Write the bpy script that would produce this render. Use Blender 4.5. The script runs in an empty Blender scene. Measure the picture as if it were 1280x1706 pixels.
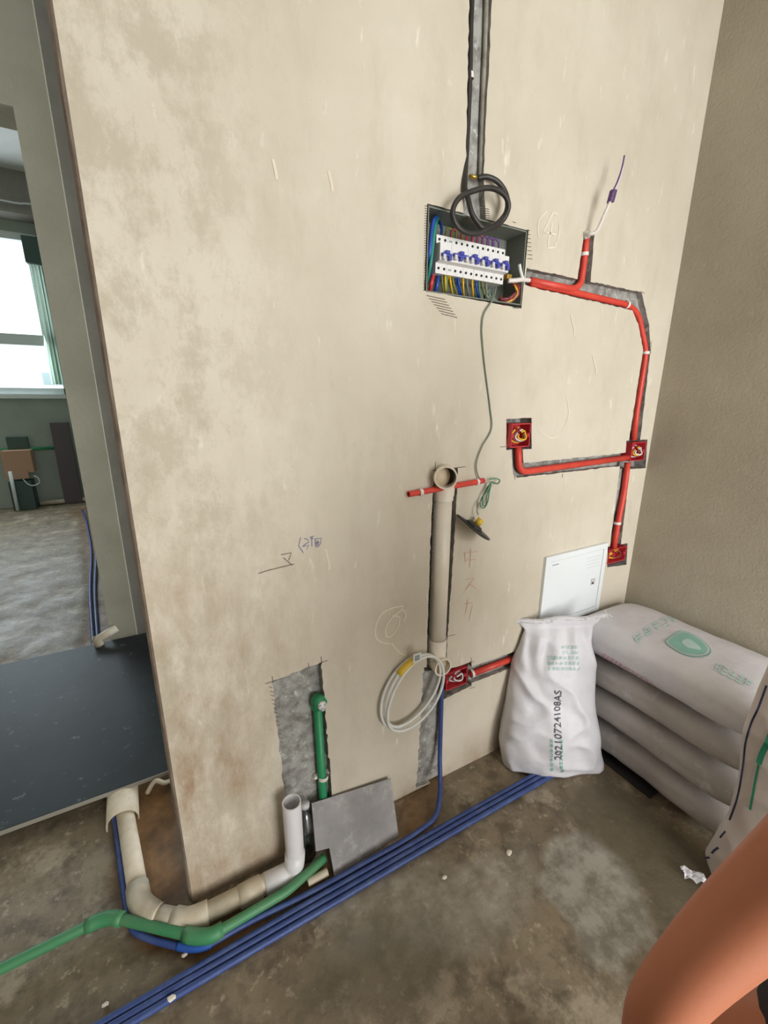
import bpy, bmesh, math, random
from mathutils import Vector, Matrix, noise
from mathutils.geometry import delaunay_2d_cdt

random.seed(7)
scene = bpy.context.scene
COL = scene.collection
PI = math.pi

# ------------------------------------------------------------------ camera
F_PX, PITCH, YAW, ROLL = 701.66, 0.26132, 0.49772, -0.00401
CAM = Vector((0.0, -1.0, 1.355))
_fw = Vector((math.sin(YAW)*math.cos(PITCH), math.cos(YAW)*math.cos(PITCH), -math.sin(PITCH)))
_rt = Vector((math.cos(YAW), -math.sin(YAW), 0))
_dn = _fw.cross(_rt)
RT = math.cos(ROLL)*_rt + math.sin(ROLL)*_dn
DN = -math.sin(ROLL)*_rt + math.cos(ROLL)*_dn
FW = _fw
cam_data = bpy.data.cameras.new('camera')
cam_data.sensor_fit = 'HORIZONTAL'
cam_data.sensor_width = 36.0
cam_data.lens = F_PX/1280*36.0
cam_data.clip_start = 0.02
cam = bpy.data.objects.new('camera', cam_data)
UP = -DN
BK = -FW
cam.matrix_world = Matrix(((RT.x, UP.x, BK.x, CAM.x), (RT.y, UP.y, BK.y, CAM.y), (RT.z, UP.z, BK.z, CAM.z), (0, 0, 0, 1)))
COL.objects.link(cam)
scene.camera = cam

# ------------------------------------------------------------------ world, lights, exposure
world = bpy.data.worlds.new('sky')
scene.world = world
world.use_nodes = True
bg = world.node_tree.nodes['Background']
bg.inputs[0].default_value = (0.86, 0.94, 1.0, 1)
bg.inputs[1].default_value = 3.0

def area_light(name, loc, target, sx, sy, power, color):
    l = bpy.data.lights.new(name, 'AREA')
    l.shape = 'RECTANGLE'
    l.size, l.size_y = sx, sy
    l.energy = power
    l.color = color
    o = bpy.data.objects.new(name, l)
    o.location = loc
    o.rotation_euler = (Vector(target)-Vector(loc)).to_track_quat('-Z', 'Z').to_euler()
    COL.objects.link(o)
    return o
area_light('balcony_daylight', (0.95, -3.38, 1.25), (0.95, 0, 1.25), 1.5, 2.1, 95, (1.0, 0.995, 0.975))
area_light('far_window_daylight', (-1.9, 5.72, 2.2), (-1.9, 0, 1.2), 1.8, 1.5, 72, (0.80, 0.92, 1.0))
scene.view_settings.view_transform = 'Standard'
scene.view_settings.look = 'None'
scene.view_settings.gamma = 1.0
scene.view_settings.use_curve_mapping = False
scene.view_settings.exposure = 0.0
scene.cycles.use_denoising = True

# ------------------------------------------------------------------ pixel rays to real planes
def ray(u, v):
    return ((u-640)/F_PX)*RT + ((v-853)/F_PX)*DN + FW
def hit(u, v, p, n):
    d = ray(u, v)
    n = Vector(n)
    return CAM + d*((Vector(p)-CAM).dot(n)/d.dot(n))
def PW(u, v, d=0.0):            # on the front wall, d metres proud of it
    return hit(u, v, (0, -d, 0), (0, 1, 0))
def PF(u, v, z=0.0):            # on the floor at height z
    return hit(u, v, (0, 0, z), (0, 0, 1))
def PX(u, v, x):
    return hit(u, v, (x, 0, 0), (1, 0, 0))
def PD(u, v, depth):
    return CAM + ray(u, v)*depth
def z1(x, y): return (680+x/5.3333, 240+y/5.3333)
def z2(x, y): return (820+x/3.047, 400+y/3.047)
def z3(x, y): return (600+x/3.4107, 740+y/3.4107)
def z4(x, y): return (400+x/3.5556, 1060+y/3.5556)
def z5(x, y): return (800+x/2.6667, 880+y/2.6667)
def z6(x, y): return (x/2.6667, 1240+y/2.6667)

# ------------------------------------------------------------------ materials
def lin(c):
    r = []
    for x in c[:3]:
        x = x/255.0
        r.append(x/12.92 if x <= 0.04045 else ((x+0.055)/1.055)**2.4)
    return (*r, 1.0)

def mat(name, col, rough=0.6, col2=None, nscale=8.0, lo=0.35, hi=0.7, bump=0.0, bscale=60.0, metal=0.0,
        col3=None, n3=30.0, lo3=0.55, hi3=0.75, stretch=None, spec=0.5, alpha=None, trans=0.0):
    m = bpy.data.materials.new(name)
    m.use_nodes = True
    nt = m.node_tree
    b = nt.nodes['Principled BSDF']
    b.inputs['Roughness'].default_value = rough
    b.inputs['Metallic'].default_value = metal
    b.inputs['Specular IOR Level'].default_value = spec
    b.inputs['Base Color'].default_value = lin(col)
    if trans:
        b.inputs['Transmission Weight'].default_value = trans
    if alpha is not None:
        b.inputs['Alpha'].default_value = alpha
    tc = nt.nodes.new('ShaderNodeTexCoord')
    src = tc.outputs['Object']
    if stretch:
        mp = nt.nodes.new('ShaderNodeMapping')
        mp.inputs['Scale'].default_value = stretch
        nt.links.new(src, mp.inputs[0])
        src = mp.outputs[0]
    def noi(scale, detail=6, rough_=0.6):
        n = nt.nodes.new('ShaderNodeTexNoise')
        n.inputs['Scale'].default_value = scale
        n.inputs['Detail'].default_value = detail
        n.inputs['Roughness'].default_value = rough_
        nt.links.new(src, n.inputs['Vector'])
        return n.outputs[0]
    def ramp(o, a, c):
        r = nt.nodes.new('ShaderNodeMapRange')
        r.inputs[1].default_value = a
        r.inputs[2].default_value = c
        nt.links.new(o, r.inputs[0])
        return r.outputs[0]
    cur = None
    def mix(fac, a, bcol):
        x = nt.nodes.new('ShaderNodeMix')
        x.data_type = 'RGBA'
        nt.links.new(fac, x.inputs[0])
        if hasattr(a, 'links'):
            nt.links.new(a, x.inputs[6])
        else:
            x.inputs[6].default_value = a
        x.inputs[7].default_value = bcol
        return x.outputs[2]
    if col2:
        cur = mix(ramp(noi(nscale), lo, hi), lin(col), lin(col2))
    if col3:
        cur = mix(ramp(noi(n3, 8, 0.7), lo3, hi3), cur if cur else lin(col), lin(col3))
    if cur:
        nt.links.new(cur, b.inputs['Base Color'])
    if bump:
        bp = nt.nodes.new('ShaderNodeBump')
        bp.inputs['Strength'].default_value = bump
        bp.inputs['Distance'].default_value = 0.004
        nt.links.new(noi(bscale, 5), bp.inputs['Height'])
        nt.links.new(bp.outputs[0], b.inputs['Normal'])
    return m

def plaster_material(name, base, light, dark, brown, stain_left):
    """bare cement plaster: soft patches, pale scuffs, trowel streaks and, towards the free end, brown damp stains"""
    m = bpy.data.materials.new(name)
    m.use_nodes = True
    nt = m.node_tree
    L = nt.links
    b = nt.nodes['Principled BSDF']
    b.inputs['Roughness'].default_value = 0.82
    b.inputs['Specular IOR Level'].default_value = 0.25
    tc = nt.nodes.new('ShaderNodeTexCoord')
    def N(scale, detail, sc=(1, 1, 1), rg=0.6, off=(0, 0, 0)):
        mp = nt.nodes.new('ShaderNodeMapping')
        mp.inputs['Scale'].default_value = sc
        mp.inputs['Location'].default_value = off
        L.new(tc.outputs['Object'], mp.inputs[0])
        n = nt.nodes.new('ShaderNodeTexNoise')
        n.inputs['Scale'].default_value = scale
        n.inputs['Detail'].default_value = detail
        n.inputs['Roughness'].default_value = rg
        L.new(mp.outputs[0], n.inputs['Vector'])
        return n.outputs[0]
    def MR(o, a, c, lo=0, hi=1):
        r = nt.nodes.new('ShaderNodeMapRange')
        r.inputs[1].default_value = a
        r.inputs[2].default_value = c
        r.inputs[3].default_value = lo
        r.inputs[4].default_value = hi
        L.new(o, r.inputs[0])
        return r.outputs[0]
    def MUL(a, c):
        x = nt.nodes.new('ShaderNodeMath')
        x.operation = 'MULTIPLY'
        L.new(a, x.inputs[0])
        if hasattr(c, 'links'):
            L.new(c, x.inputs[1])
        else:
            x.inputs[1].default_value = c
        return x.outputs[0]
    def MIX(f, a, c):
        x = nt.nodes.new('ShaderNodeMix')
        x.data_type = 'RGBA'
        L.new(f, x.inputs[0])
        if hasattr(a, 'links'):
            L.new(a, x.inputs[6])
        else:
            x.inputs[6].default_value = a
        x.inputs[7].default_value = c
        return x.outputs[2]
    c = MIX(MR(N(2.2, 4), 0.35, 0.7), lin(base), lin(light))
    c = MIX(MUL(MR(N(5, 8, (1.6, 1, 0.6), 0.7), 0.50, 0.72), 0.32), c, lin(dark))
    c = MIX(MUL(MR(N(26, 5, (1, 1, 0.28), 0.6, (3, 1, 7)), 0.63, 0.71), 0.75), c, lin((230, 222, 206)))
    if stain_left:
        sx = nt.nodes.new('ShaderNodeSeparateXYZ')
        L.new(tc.outputs['Object'], sx.inputs[0])
        gx = MR(sx.outputs[0], 0.42, -0.02)
        gz = MR(sx.outputs[2], 1.25, 0.75)
        st = MR(N(4.5, 9, (2.2, 1, 0.8), 0.72, (1, 4, 2)), 0.40, 0.68)
        c = MIX(MUL(MUL(MUL(st, gx), gz), 0.95), c, lin(brown))
        st2 = MR(N(6, 9, (1.5, 1, 1), 0.78, (7, 2, 3)), 0.47, 0.58)
        gx2 = MR(sx.outputs[0], 0.36, 0.10)
        c = MIX(MUL(MUL(st2, gx2), 0.55), c, lin(dark))
        gb = MR(sx.outputs[2], 0.16, 0.0)
        c = MIX(MUL(MUL(gb, MR(N(9, 6), 0.3, 0.7)), 0.7), c, lin(brown))
    c = MIX(MUL(MR(N(150, 3), 0.66, 0.72), 0.5), c, lin(dark))
    L.new(c, b.inputs['Base Color'])
    bp = nt.nodes.new('ShaderNodeBump')
    bp.inputs['Strength'].default_value = 0.22
    bp.inputs['Distance'].default_value = 0.004
    L.new(N(70, 6), bp.inputs['Height'])
    L.new(bp.outputs[0], b.inputs['Normal'])
    return m

M = {}
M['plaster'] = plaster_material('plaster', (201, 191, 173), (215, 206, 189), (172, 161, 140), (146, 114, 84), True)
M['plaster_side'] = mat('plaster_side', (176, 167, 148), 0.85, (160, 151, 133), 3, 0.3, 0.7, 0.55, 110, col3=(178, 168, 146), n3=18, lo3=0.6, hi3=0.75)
M['raw'] = mat('raw_concrete', (168, 166, 160), 0.9, (120, 116, 110), 28, 0.4, 0.65, 0.9, 70, col3=(202, 202, 198), n3=45, lo3=0.56, hi3=0.68)
M['edge_brown'] = mat('edge_brown', (140, 124, 108), 0.9, (112, 96, 82), 20, bump=0.5)
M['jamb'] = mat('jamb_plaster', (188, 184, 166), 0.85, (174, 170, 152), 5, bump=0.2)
M['jamb_shade'] = mat('jamb_shade_plaster', (142, 138, 130), 0.9, (128, 124, 116), 6, bump=0.2)  # jamb plaster greyed, so its colour carries the shade of the set-back strip
M['far_wall'] = mat('far_wall', (158, 168, 158), 0.85, (146, 154, 146), 3, bump=0.1)
M['ceiling'] = mat('ceiling', (206, 206, 202), 0.9, (194, 194, 190), 3)
M['red'] = mat('red_conduit', (224, 82, 66), 0.4, (206, 62, 52), 14, spec=0.4)
M['red_box'] = mat('red_box', (204, 60, 68), 0.45, (176, 42, 54), 30)
M['white_clip'] = mat('white_clip', (232, 222, 214), 0.5)
M['pvc'] = mat('pvc', (238, 228, 212), 0.4, (226, 215, 197), 9)
M['pvc_white'] = mat('pvc_white', (236, 232, 234), 0.35, (222, 218, 218), 9)
M['pvc_dirty'] = mat('pvc_dirty', (208, 197, 176), 0.5, (182, 164, 136), 14, 0.45, 0.75, col3=(112, 84, 58), n3=40, lo3=0.66, hi3=0.72)
M['pvc_in'] = mat('pvc_in', (214, 196, 168), 0.6)
M['green'] = mat('green_pipe', (40, 138, 90), 0.4, (52, 150, 100), 12)
M['green_dusty'] = mat('green_pipe_dusty', (58, 132, 86), 0.5, (84, 134, 92), 12)
M['blue'] = mat('blue_conduit', (50, 70, 128), 0.5, (72, 90, 140), 24, 0.45, 0.7, col3=(104, 108, 132), n3=60, lo3=0.64, hi3=0.72)
M['blue_b'] = mat('blue_conduit_bright', (42, 92, 172), 0.45, (36, 66, 140), 6)
M['black'] = mat('black_cable', (40, 37, 36), 0.45, (56, 50, 46), 20)
M['brass'] = mat('brass', (198, 164, 84), 0.35, metal=0.8)
M['steel_box'] = mat('steel_box', (126, 130, 120), 0.5, (110, 114, 104), 6)
M['breaker'] = mat('breaker', (228, 226, 224), 0.4)
M['breaker_g'] = mat('breaker_gray', (204, 202, 202), 0.4)
M['toggle'] = mat('toggle_blue', (70, 76, 168), 0.4)
M['hole'] = mat('screw_dark', (34, 34, 36), 0.5)
M['w_blue'] = mat('wire_blue', (44, 82, 172), 0.4)
M['w_teal'] = mat('wire_teal', (34, 138, 124), 0.4)
M['w_red'] = mat('wire_red', (214, 62, 66), 0.4)
M['w_maroon'] = mat('wire_maroon', (142, 62, 64), 0.45)
M['w_brown'] = mat('wire_brown', (120, 58, 56), 0.45)
M['w_yellow'] = mat('wire_yellow', (232, 184, 42), 0.4)
M['w_olive'] = mat('wire_olive', (122, 124, 60), 0.5)
M['w_gray'] = mat('wire_gray', (122, 134, 120), 0.5)
M['w_green'] = mat('wire_green', (92, 140, 112), 0.5)
M['w_purple'] = mat('wire_purple', (104, 70, 128), 0.45)
M['w_white'] = mat('wire_white', (226, 226, 222), 0.4)
M['tape_yellow'] = mat('tape_yellow', (228, 190, 62), 0.45)
M['tape_white'] = mat('tape_white', (226, 220, 212), 0.6, bump=0.4, bscale=200)
M['dark'] = mat('dark_plastic', (46, 44, 44), 0.45)
M['tile'] = mat('grey_tile', (152, 147, 146), 0.5, (122, 117, 116), 7, 0.35, 0.62, col3=(178, 174, 172), n3=12, lo3=0.52, hi3=0.68, bump=0.1)
M['bag'] = mat('woven_bag', (222, 220, 224), 0.5, (204, 200, 204), 6, bump=0.5, bscale=28)
M['bag_dusty'] = mat('woven_bag_dusty', (190, 184, 180), 0.65, (160, 154, 148), 6, 0.35, 0.7, bump=0.45, bscale=30, col3=(206, 204, 204), n3=12, lo3=0.55, hi3=0.7)
M['bag_side'] = mat('woven_bag_pink', (204, 194, 188), 0.65, (190, 180, 172), 5, bump=0.25, bscale=40)
M['ink_black'] = mat('ink_black', (92, 90, 98), 0.7)
M['ink_green'] = mat('ink_green', (186, 212, 206), 0.7)
M['ink_green_d'] = mat('ink_green_dark', (140, 190, 176), 0.7)
M['ink_pink'] = mat('ink_pink', (210, 160, 178), 0.7)
M['ink_pink2'] = mat('ink_pink_faded', (196, 156, 168), 0.7)
M['ink_blue'] = mat('ink_blue', (52, 56, 86), 0.7)
M['ink_greenline'] = mat('ink_green_line', (26, 108, 78), 0.7)
M['cover'] = mat('white_cover', (232, 236, 238), 0.35)
M['cover_line'] = mat('cover_line', (150, 160, 162), 0.5)
M['rod'] = mat('grey_rod', (164, 158, 144), 0.7, (120, 114, 102), 30)
M['chalk'] = mat('chalk', (234, 222, 200), 0.9)
M['scuff'] = mat('scuff', (222, 210, 190), 0.9)
M['pencil'] = mat('pencil', (112, 98, 88), 0.9)
M['pen_blue'] = mat('pen_blue', (112, 112, 150), 0.8)
M['pen_pink'] = mat('pen_pink', (208, 168, 152), 0.9)
M['saw'] = mat('saw_mark', (96, 84, 72), 0.9)
M['skin'] = mat('skin', (188, 116, 84), 0.5, (176, 104, 74), 6, bump=0.06, bscale=160)
M['shirt'] = mat('shirt', (176, 158, 160), 0.85, bump=0.2)
M['shorts'] = mat('shorts', (44, 38, 42), 0.85, bump=0.2)
M['hair'] = mat('hair', (28, 24, 22), 0.6, bump=0.6, bscale=90)
M['slate'] = mat('slate', (45, 51, 53), 0.5, (33, 38, 39), 5, 0.3, 0.7, bump=0.25, bscale=14, spec=0.22, col3=(104, 108, 108), n3=26, lo3=0.62, hi3=0.72)
M['slate_edge'] = mat('slate_edge', (140, 134, 122), 0.8)
M['frame_white'] = mat('frame_white', (206, 214, 212), 0.5)
M['curtain'] = mat('curtain', (196, 210, 200), 0.8, bump=0.2)
M['dark_green'] = mat('dark_green', (62, 82, 76), 0.6)
M['mauve'] = mat('mauve_board', (92, 84, 88), 0.7)
M['card'] = mat('cardboard', (178, 142, 118), 0.8)
M['dirt'] = mat('dirt', (96, 70, 44), 0.9)
M['face'] = mat('facade', (214, 216, 214), 0.9)
M['facade_glass'] = mat('facade_glass', (140, 160, 160), 0.3)

def glass_material():
    m = bpy.data.materials.new('glass')
    m.use_nodes = True
    nt = m.node_tree
    nt.nodes.clear()
    out = nt.nodes.new('ShaderNodeOutputMaterial')
    mx = nt.nodes.new('ShaderNodeMixShader')
    mx.inputs[0].default_value = 0.07
    t = nt.nodes.new('ShaderNodeBsdfTransparent')
    g = nt.nodes.new('ShaderNodeBsdfGlossy')
    g.inputs['Roughness'].default_value = 0.05
    nt.links.new(t.outputs[0], mx.inputs[1])
    nt.links.new(g.outputs[0], mx.inputs[2])
    nt.links.new(mx.outputs[0], out.inputs[0])
    return m
M['glass'] = glass_material()
def clear_plastic():
    m = glass_material()
    m.name = 'clear_plastic'
    for n in m.node_tree.nodes:
        if n.type == 'MIX_SHADER':
            n.inputs[0].default_value = 0.3
        if n.type == 'BSDF_TRANSPARENT':
            n.inputs[0].default_value = (0.75, 0.78, 0.8, 1)
        if n.type == 'BSDF_GLOSSY':
            n.inputs[0].default_value = (0.7, 0.72, 0.75, 1)
            n.inputs['Roughness'].default_value = 0.15
    return m
M['clear'] = clear_plastic()

def translucent_material():
    m = bpy.data.materials.new('net')
    m.use_nodes = True
    nt = m.node_tree
    b = nt.nodes['Principled BSDF']
    b.inputs['Base Color'].default_value = lin((206, 220, 208))
    t_ = nt.nodes.new('ShaderNodeBsdfTranslucent')
    t_.inputs[0].default_value = lin((190, 210, 196))
    mx = nt.nodes.new('ShaderNodeMixShader')
    mx.inputs[0].default_value = 0.6
    nt.links.new(b.outputs[0], mx.inputs[1])
    nt.links.new(t_.outputs[0], mx.inputs[2])
    nt.links.new(mx.outputs[0], nt.nodes['Material Output'].inputs[0])
    return m
M['curtain'] = translucent_material()

# ------------------------------------------------------------------ mesh helpers
def link(name, me, m=None, parent=None, smooth=False):
    o = bpy.data.objects.new(name, me)
    COL.objects.link(o)
    if m is not None:
        for x in (m if isinstance(m, (list, tuple)) else [m]):
            me.materials.append(x)
    if parent is not None:
        o.parent = parent
        o.matrix_parent_inverse = parent.matrix_world.inverted()
    if smooth:
        for p in me.polygons:
            p.use_smooth = True
    return o
def obj(name, bm, m, parent=None, smooth=False):
    bmesh.ops.recalc_face_normals(bm, faces=bm.faces)
    me = bpy.data.meshes.new(name)
    bm.to_mesh(me)
    bm.free()
    return link(name, me, m, parent, smooth)
def thing(name, label, cat, loc=(0, 0, 0), group=None):
    o = bpy.data.objects.new(name, None)
    o.empty_display_size = 0.05
    o.location = loc
    o.matrix_world = Matrix.Translation(loc)
    COL.objects.link(o)
    return tag(o, label, cat, group)
def tag(o, label, cat, group=None):
    o['label'] = label
    o['category'] = cat
    if group:
        o['group'] = group
    return o
def struct(o, label=None):
    o['kind'] = 'structure'
    if label:
        o['label'] = label
    return o
def box(bm, a, b, bev=0.0):
    x0, y0, z0 = a
    x1, y1, z1_ = b
    vs = [bm.verts.new(p) for p in ((x0, y0, z0), (x1, y0, z0), (x1, y1, z0), (x0, y1, z0), (x0, y0, z1_), (x1, y0, z1_), (x1, y1, z1_), (x0, y1, z1_))]
    fs = [bm.faces.new([vs[i] for i in f]) for f in ((0, 3, 2, 1), (4, 5, 6, 7), (0, 1, 5, 4), (1, 2, 6, 5), (2, 3, 7, 6), (3, 0, 4, 7))]
    if bev:
        es = list({e for f in fs for e in f.edges})
        bmesh.ops.bevel(bm, geom=es, offset=bev, segments=2, affect='EDGES', profile=0.5)
    return vs
def bx(name, a, b, m, parent=None, bev=0.0):
    bm = bmesh.new()
    box(bm, a, b, bev)
    return obj(name, bm, m, parent)
def crom(pts, n=6, closed=False):
    pts = [Vector(p) for p in pts]
    out = []
    N = len(pts)
    rng = range(N) if closed else range(N-1)
    for i in rng:
        if closed:
            p0, p1, p2, p3 = pts[i-1], pts[i], pts[(i+1) % N], pts[(i+2) % N]
        else:
            p0 = pts[max(i-1, 0)]; p1 = pts[i]; p2 = pts[i+1]; p3 = pts[min(i+2, N-1)]
        for k in range(n):
            t = k/n
            out.append(0.5*((2*p1)+(-p0+p2)*t+(2*p0-5*p1+4*p2-p3)*t*t+(-p0+3*p1-3*p2+p3)*t**3))
    if not closed:
        out.append(pts[-1])
    return out
def fillet(pts, rad, n=6):
    pts = [Vector(p) for p in pts]
    out = [pts[0]]
    for i in range(1, len(pts)-1):
        a, b, c = pts[i-1], pts[i], pts[i+1]
        d1, d2 = (a-b), (c-b)
        r = min(rad, d1.length*0.48, d2.length*0.48)
        p, q = b+d1.normalized()*r, b+d2.normalized()*r
        for k in range(n+1):
            t = k/n
            out.append((1-t)**2*p+2*t*(1-t)*b+t*t*q)
    out.append(pts[-1])
    return out
def tube(bm, pts, r, seg=10, caps=True, closed=False):
    pts = [Vector(p) for p in pts]
    q = [pts[0]]
    for p in pts[1:]:
        if (p-q[-1]).length > 1e-5:
            q.append(p)
    pts = q
    n = len(pts)
    rings = []
    tan = []
    for i in range(n):
        if closed:
            t = pts[(i+1) % n]-pts[i-1]
        else:
            t = pts[min(i+1, n-1)]-pts[max(i-1, 0)]
        tan.append(t.normalized())
    nrm = tan[0].orthogonal().normalized()
    for i in range(n):
        nrm = (nrm-tan[i]*nrm.dot(tan[i])).normalized()
        bi = tan[i].cross(nrm)
        rr = r(i/(n-1)) if callable(r) else r
        rings.append([bm.verts.new(pts[i]+rr*(math.cos(2*PI*k/seg)*nrm+math.sin(2*PI*k/seg)*bi)) for k in range(seg)])
    for i in range(n if closed else n-1):
        A, B = rings[i], rings[(i+1) % n]
        off = 0
        if closed and i == n-1:
            off = min(range(seg), key=lambda s: (A[0].co-B[s].co).length)
        for k in range(seg):
            bm.faces.new((A[k], A[(k+1) % seg], B[(k+1+off) % seg], B[(k+off) % seg]))
    if caps and not closed:
        bm.faces.new(rings[0][::-1])
        bm.faces.new(rings[-1])
    return rings
def tb(name, pts, r, m, parent=None, seg=10, caps=True, closed=False):
    bm = bmesh.new()
    tube(bm, pts, r, seg, caps, closed)
    return obj(name, bm, m, parent, True)
def hollow(bm, pts, ro, ri, seg=24):
    """open pipe with wall thickness"""
    A = tube(bm, pts, ro, seg, False)
    B = tube(bm, pts, ri, seg, False)
    for e in (0, -1):
        for k in range(seg):
            bm.faces.new((A[e][k], A[e][(k+1) % seg], B[e][(k+1) % seg], B[e][k]))
def hollow_obj(name, pts, ro, ri, m, parent=None, seg=24, smooth=True):
    bm = bmesh.new()
    hollow(bm, pts, ro, ri, seg)
    o = obj(name, bm, m, parent, smooth)
    es = o.modifiers.new('edges', 'EDGE_SPLIT')
    es.split_angle = math.radians(50)
    return o
def ribbon(bm, pts, w, normal):
    """flat stroke lying on a surface"""
    pts = [Vector(p) for p in pts]
    normal = Vector(normal).normalized()
    prev = None
    for i, p in enumerate(pts):
        t = (pts[min(i+1, len(pts)-1)]-pts[max(i-1, 0)])
        if t.length < 1e-7:
            continue
        s = normal.cross(t.normalized())*(w/2)
        cur = (bm.verts.new(p-s), bm.verts.new(p+s))
        if prev:
            bm.faces.new((prev[0], cur[0], cur[1], prev[1]))
        prev = cur
def ring_band(name, p, axis, ro, width, m, parent, seg=20, ri=None):
    axis = Vector(axis).normalized()
    p = Vector(p)
    return hollow_obj(name, [p-axis*width/2, p+axis*width/2], ro, ri if ri else ro*0.93, m, parent, seg)

# ================================================================== the setting
XL, XR = -0.067, 1.776
H = 2.9
# ---- front wall with cut chases
HOLES = []      # (polygon in wall metres, depth, rag)
def hole(px, depth, rag=0.0016):
    HOLES.append(([(PW(*p).x, PW(*p).z) for p in px], depth, rag))
hole([(783, -60), (823, -60), (820, 0), (806, 290), (810, 372), (772, 362), (776, 290), (782, 0)], 0.021)
HOLES[0][0][0] = (HOLES[0][0][0][0], H)
HOLES[0][0][1] = (HOLES[0][0][1][0], H)
hole([(712, 339), (881, 384), (869, 514), (707, 484)], 0.085, 0.0008)
hole([(878, 446), (890, 449), (1069, 487), (1082, 541), (1084, 584), (1067, 735), (1048, 735), (1072, 584), (1064, 540), (1054, 517), (885, 478), (874, 474)], 0.021)
hole([(973, 391), (991, 384), (984, 472), (962, 470)], 0.021)
hole([(1044, 734), (1079, 732), (1076, 780), (1035, 782), (1036, 770), (1042, 768)], 0.05, 0.0008)
hole([(1034, 771), (1051, 771), (1034, 915), (1016, 915)], 0.021)
hole([(1013, 911), (1046, 905), (1044, 941), (1012, 945)], 0.05, 0.0006)
hole([(870, 772), (1048, 754), (1046, 775), (862, 796)], 0.020)
hole([(852, 745), (870, 744), (875, 790), (862, 796), (855, 790)], 0.020)
hole([(844, 698), (886, 696), (886, 748), (844, 750)], 0.05, 0.0008)
hole([(724, 782), (763, 779), (760, 860), (746, 1062), (744, 1120), (711, 1122), (712, 1065), (719, 860)], 0.050)
hole([(706, 1112), (738, 1118), (739, 1165), (734, 1300), (694, 1312)], 0.014, 0.004)
hole([(738, 1118), (786, 1103), (786, 1142), (738, 1166)], 0.045, 0.001)
hole([(784, 1112), (905, 1068), (905, 1092), (784, 1139)], 0.020)
hole([(453, 1134), (536, 1103), (543, 1200), (553, 1322), (560, 1402), (483, 1445), (474, 1322)], 0.030, 0.003)

def ragged(poly, rag):
    out = []
    for i, p in enumerate(poly):
        q = poly[(i+1) % len(poly)]
        L = math.hypot(q[0]-p[0], q[1]-p[1])
        n = max(1, int(L/0.014))
        for k in range(n):
            t = k/n
            j = rag if k else 0
            out.append((p[0]+(q[0]-p[0])*t+random.uniform(-j, j), p[1]+(q[1]-p[1])*t+random.uniform(-j, j)))
    return out
def inside(p, poly):
    c = False
    j = len(poly)-1
    for i in range(len(poly)):
        a, b = poly[i], poly[j]
        if (a[1] > p[1]) != (b[1] > p[1]) and p[0] < (b[0]-a[0])*(p[1]-a[1])/(b[1]-a[1])+a[0]:
            c = not c
        j = i
    return c
def build_front_wall():
    V, E_ = [], []
    CH = 0.010
    def add(poly):
        s = len(V)
        V.extend(Vector(p) for p in poly)
        n = len(poly)
        E_.extend((s+i, s+(i+1) % n) for i in range(n))
    outer = [(XL+CH, 0.0), (XR, 0.0), (XR, H), (XL+CH, H)]
    add(outer)
    polys = []
    for poly, d, rag in HOLES:
        r = [(min(max(x, XL+CH+0.002), XR-0.001), min(max(z, 0.0), H)) for x, z in ragged(poly, rag)]
        polys.append((r, d))
        add(r)
    ov, oe, of, *_ = delaunay_2d_cdt(V, E_, [], 1, 1e-6)
    bm = bmesh.new()
    cache = {}
    def vert(i, d):
        k = (i, round(d, 5))
        if k not in cache:
            cache[k] = bm.verts.new((ov[i].x, d, ov[i].y))
        return cache[k]
    edge = {}
    for f in of:
        cx = sum(ov[i].x for i in f)/3
        cz = sum(ov[i].y for i in f)/3
        d = 0.0
        for r, dd in polys:
            if dd > d and inside((cx, cz), r):
                d = dd
        try:
            fc = bm.faces.new([vert(i, d) for i in f])
        except ValueError:
            continue
        fc.material_index = 1 if d > 0 else 0
        for a in range(3):
            e = (f[a], f[(a+1) % 3])
            edge.setdefault(tuple(sorted(e)), []).append(d)
    for (a, b), ds in edge.items():
        if len(ds) == 2 and abs(ds[0]-ds[1]) > 1e-6:
            try:
                fc = bm.faces.new((vert(a, ds[0]), vert(b, ds[0]), vert(b, ds[1]), vert(a, ds[1])))
                fc.material_index = 1
            except ValueError:
                pass
    # chamfered, chipped free end, back and reveals
    prev = None
    n = 90
    for i in range(n+1):
        z = H*i/n
        w = 0.008+0.004*noise.noise((z*9, 0, 3))
        a = bm.verts.new((XL+CH, 0.0, z))
        b = bm.verts.new((XL+CH-w*0.6, 0.003, z))
        c = bm.verts.new((XL, 0.012, z))
        d = bm.verts.new((XL, 0.12, z))
        cur = (a, b, c, d)
        if prev:
            for k in range(3):
                fc = bm.faces.new((prev[k], cur[k], cur[k+1], prev[k+1]))
                fc.material_index = 2
        prev = cur
    bk = [bm.verts.new(p) for p in ((XL, 0.12, 0), (XR, 0.12, 0), (XR, 0.12, H), (XL, 0.12, H))]
    bm.faces.new(bk)
    o = obj('wall_front', bm, [M['plaster'], M['raw'], M['edge_brown']])
    return struct(o)
wall = build_front_wall()

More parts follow.
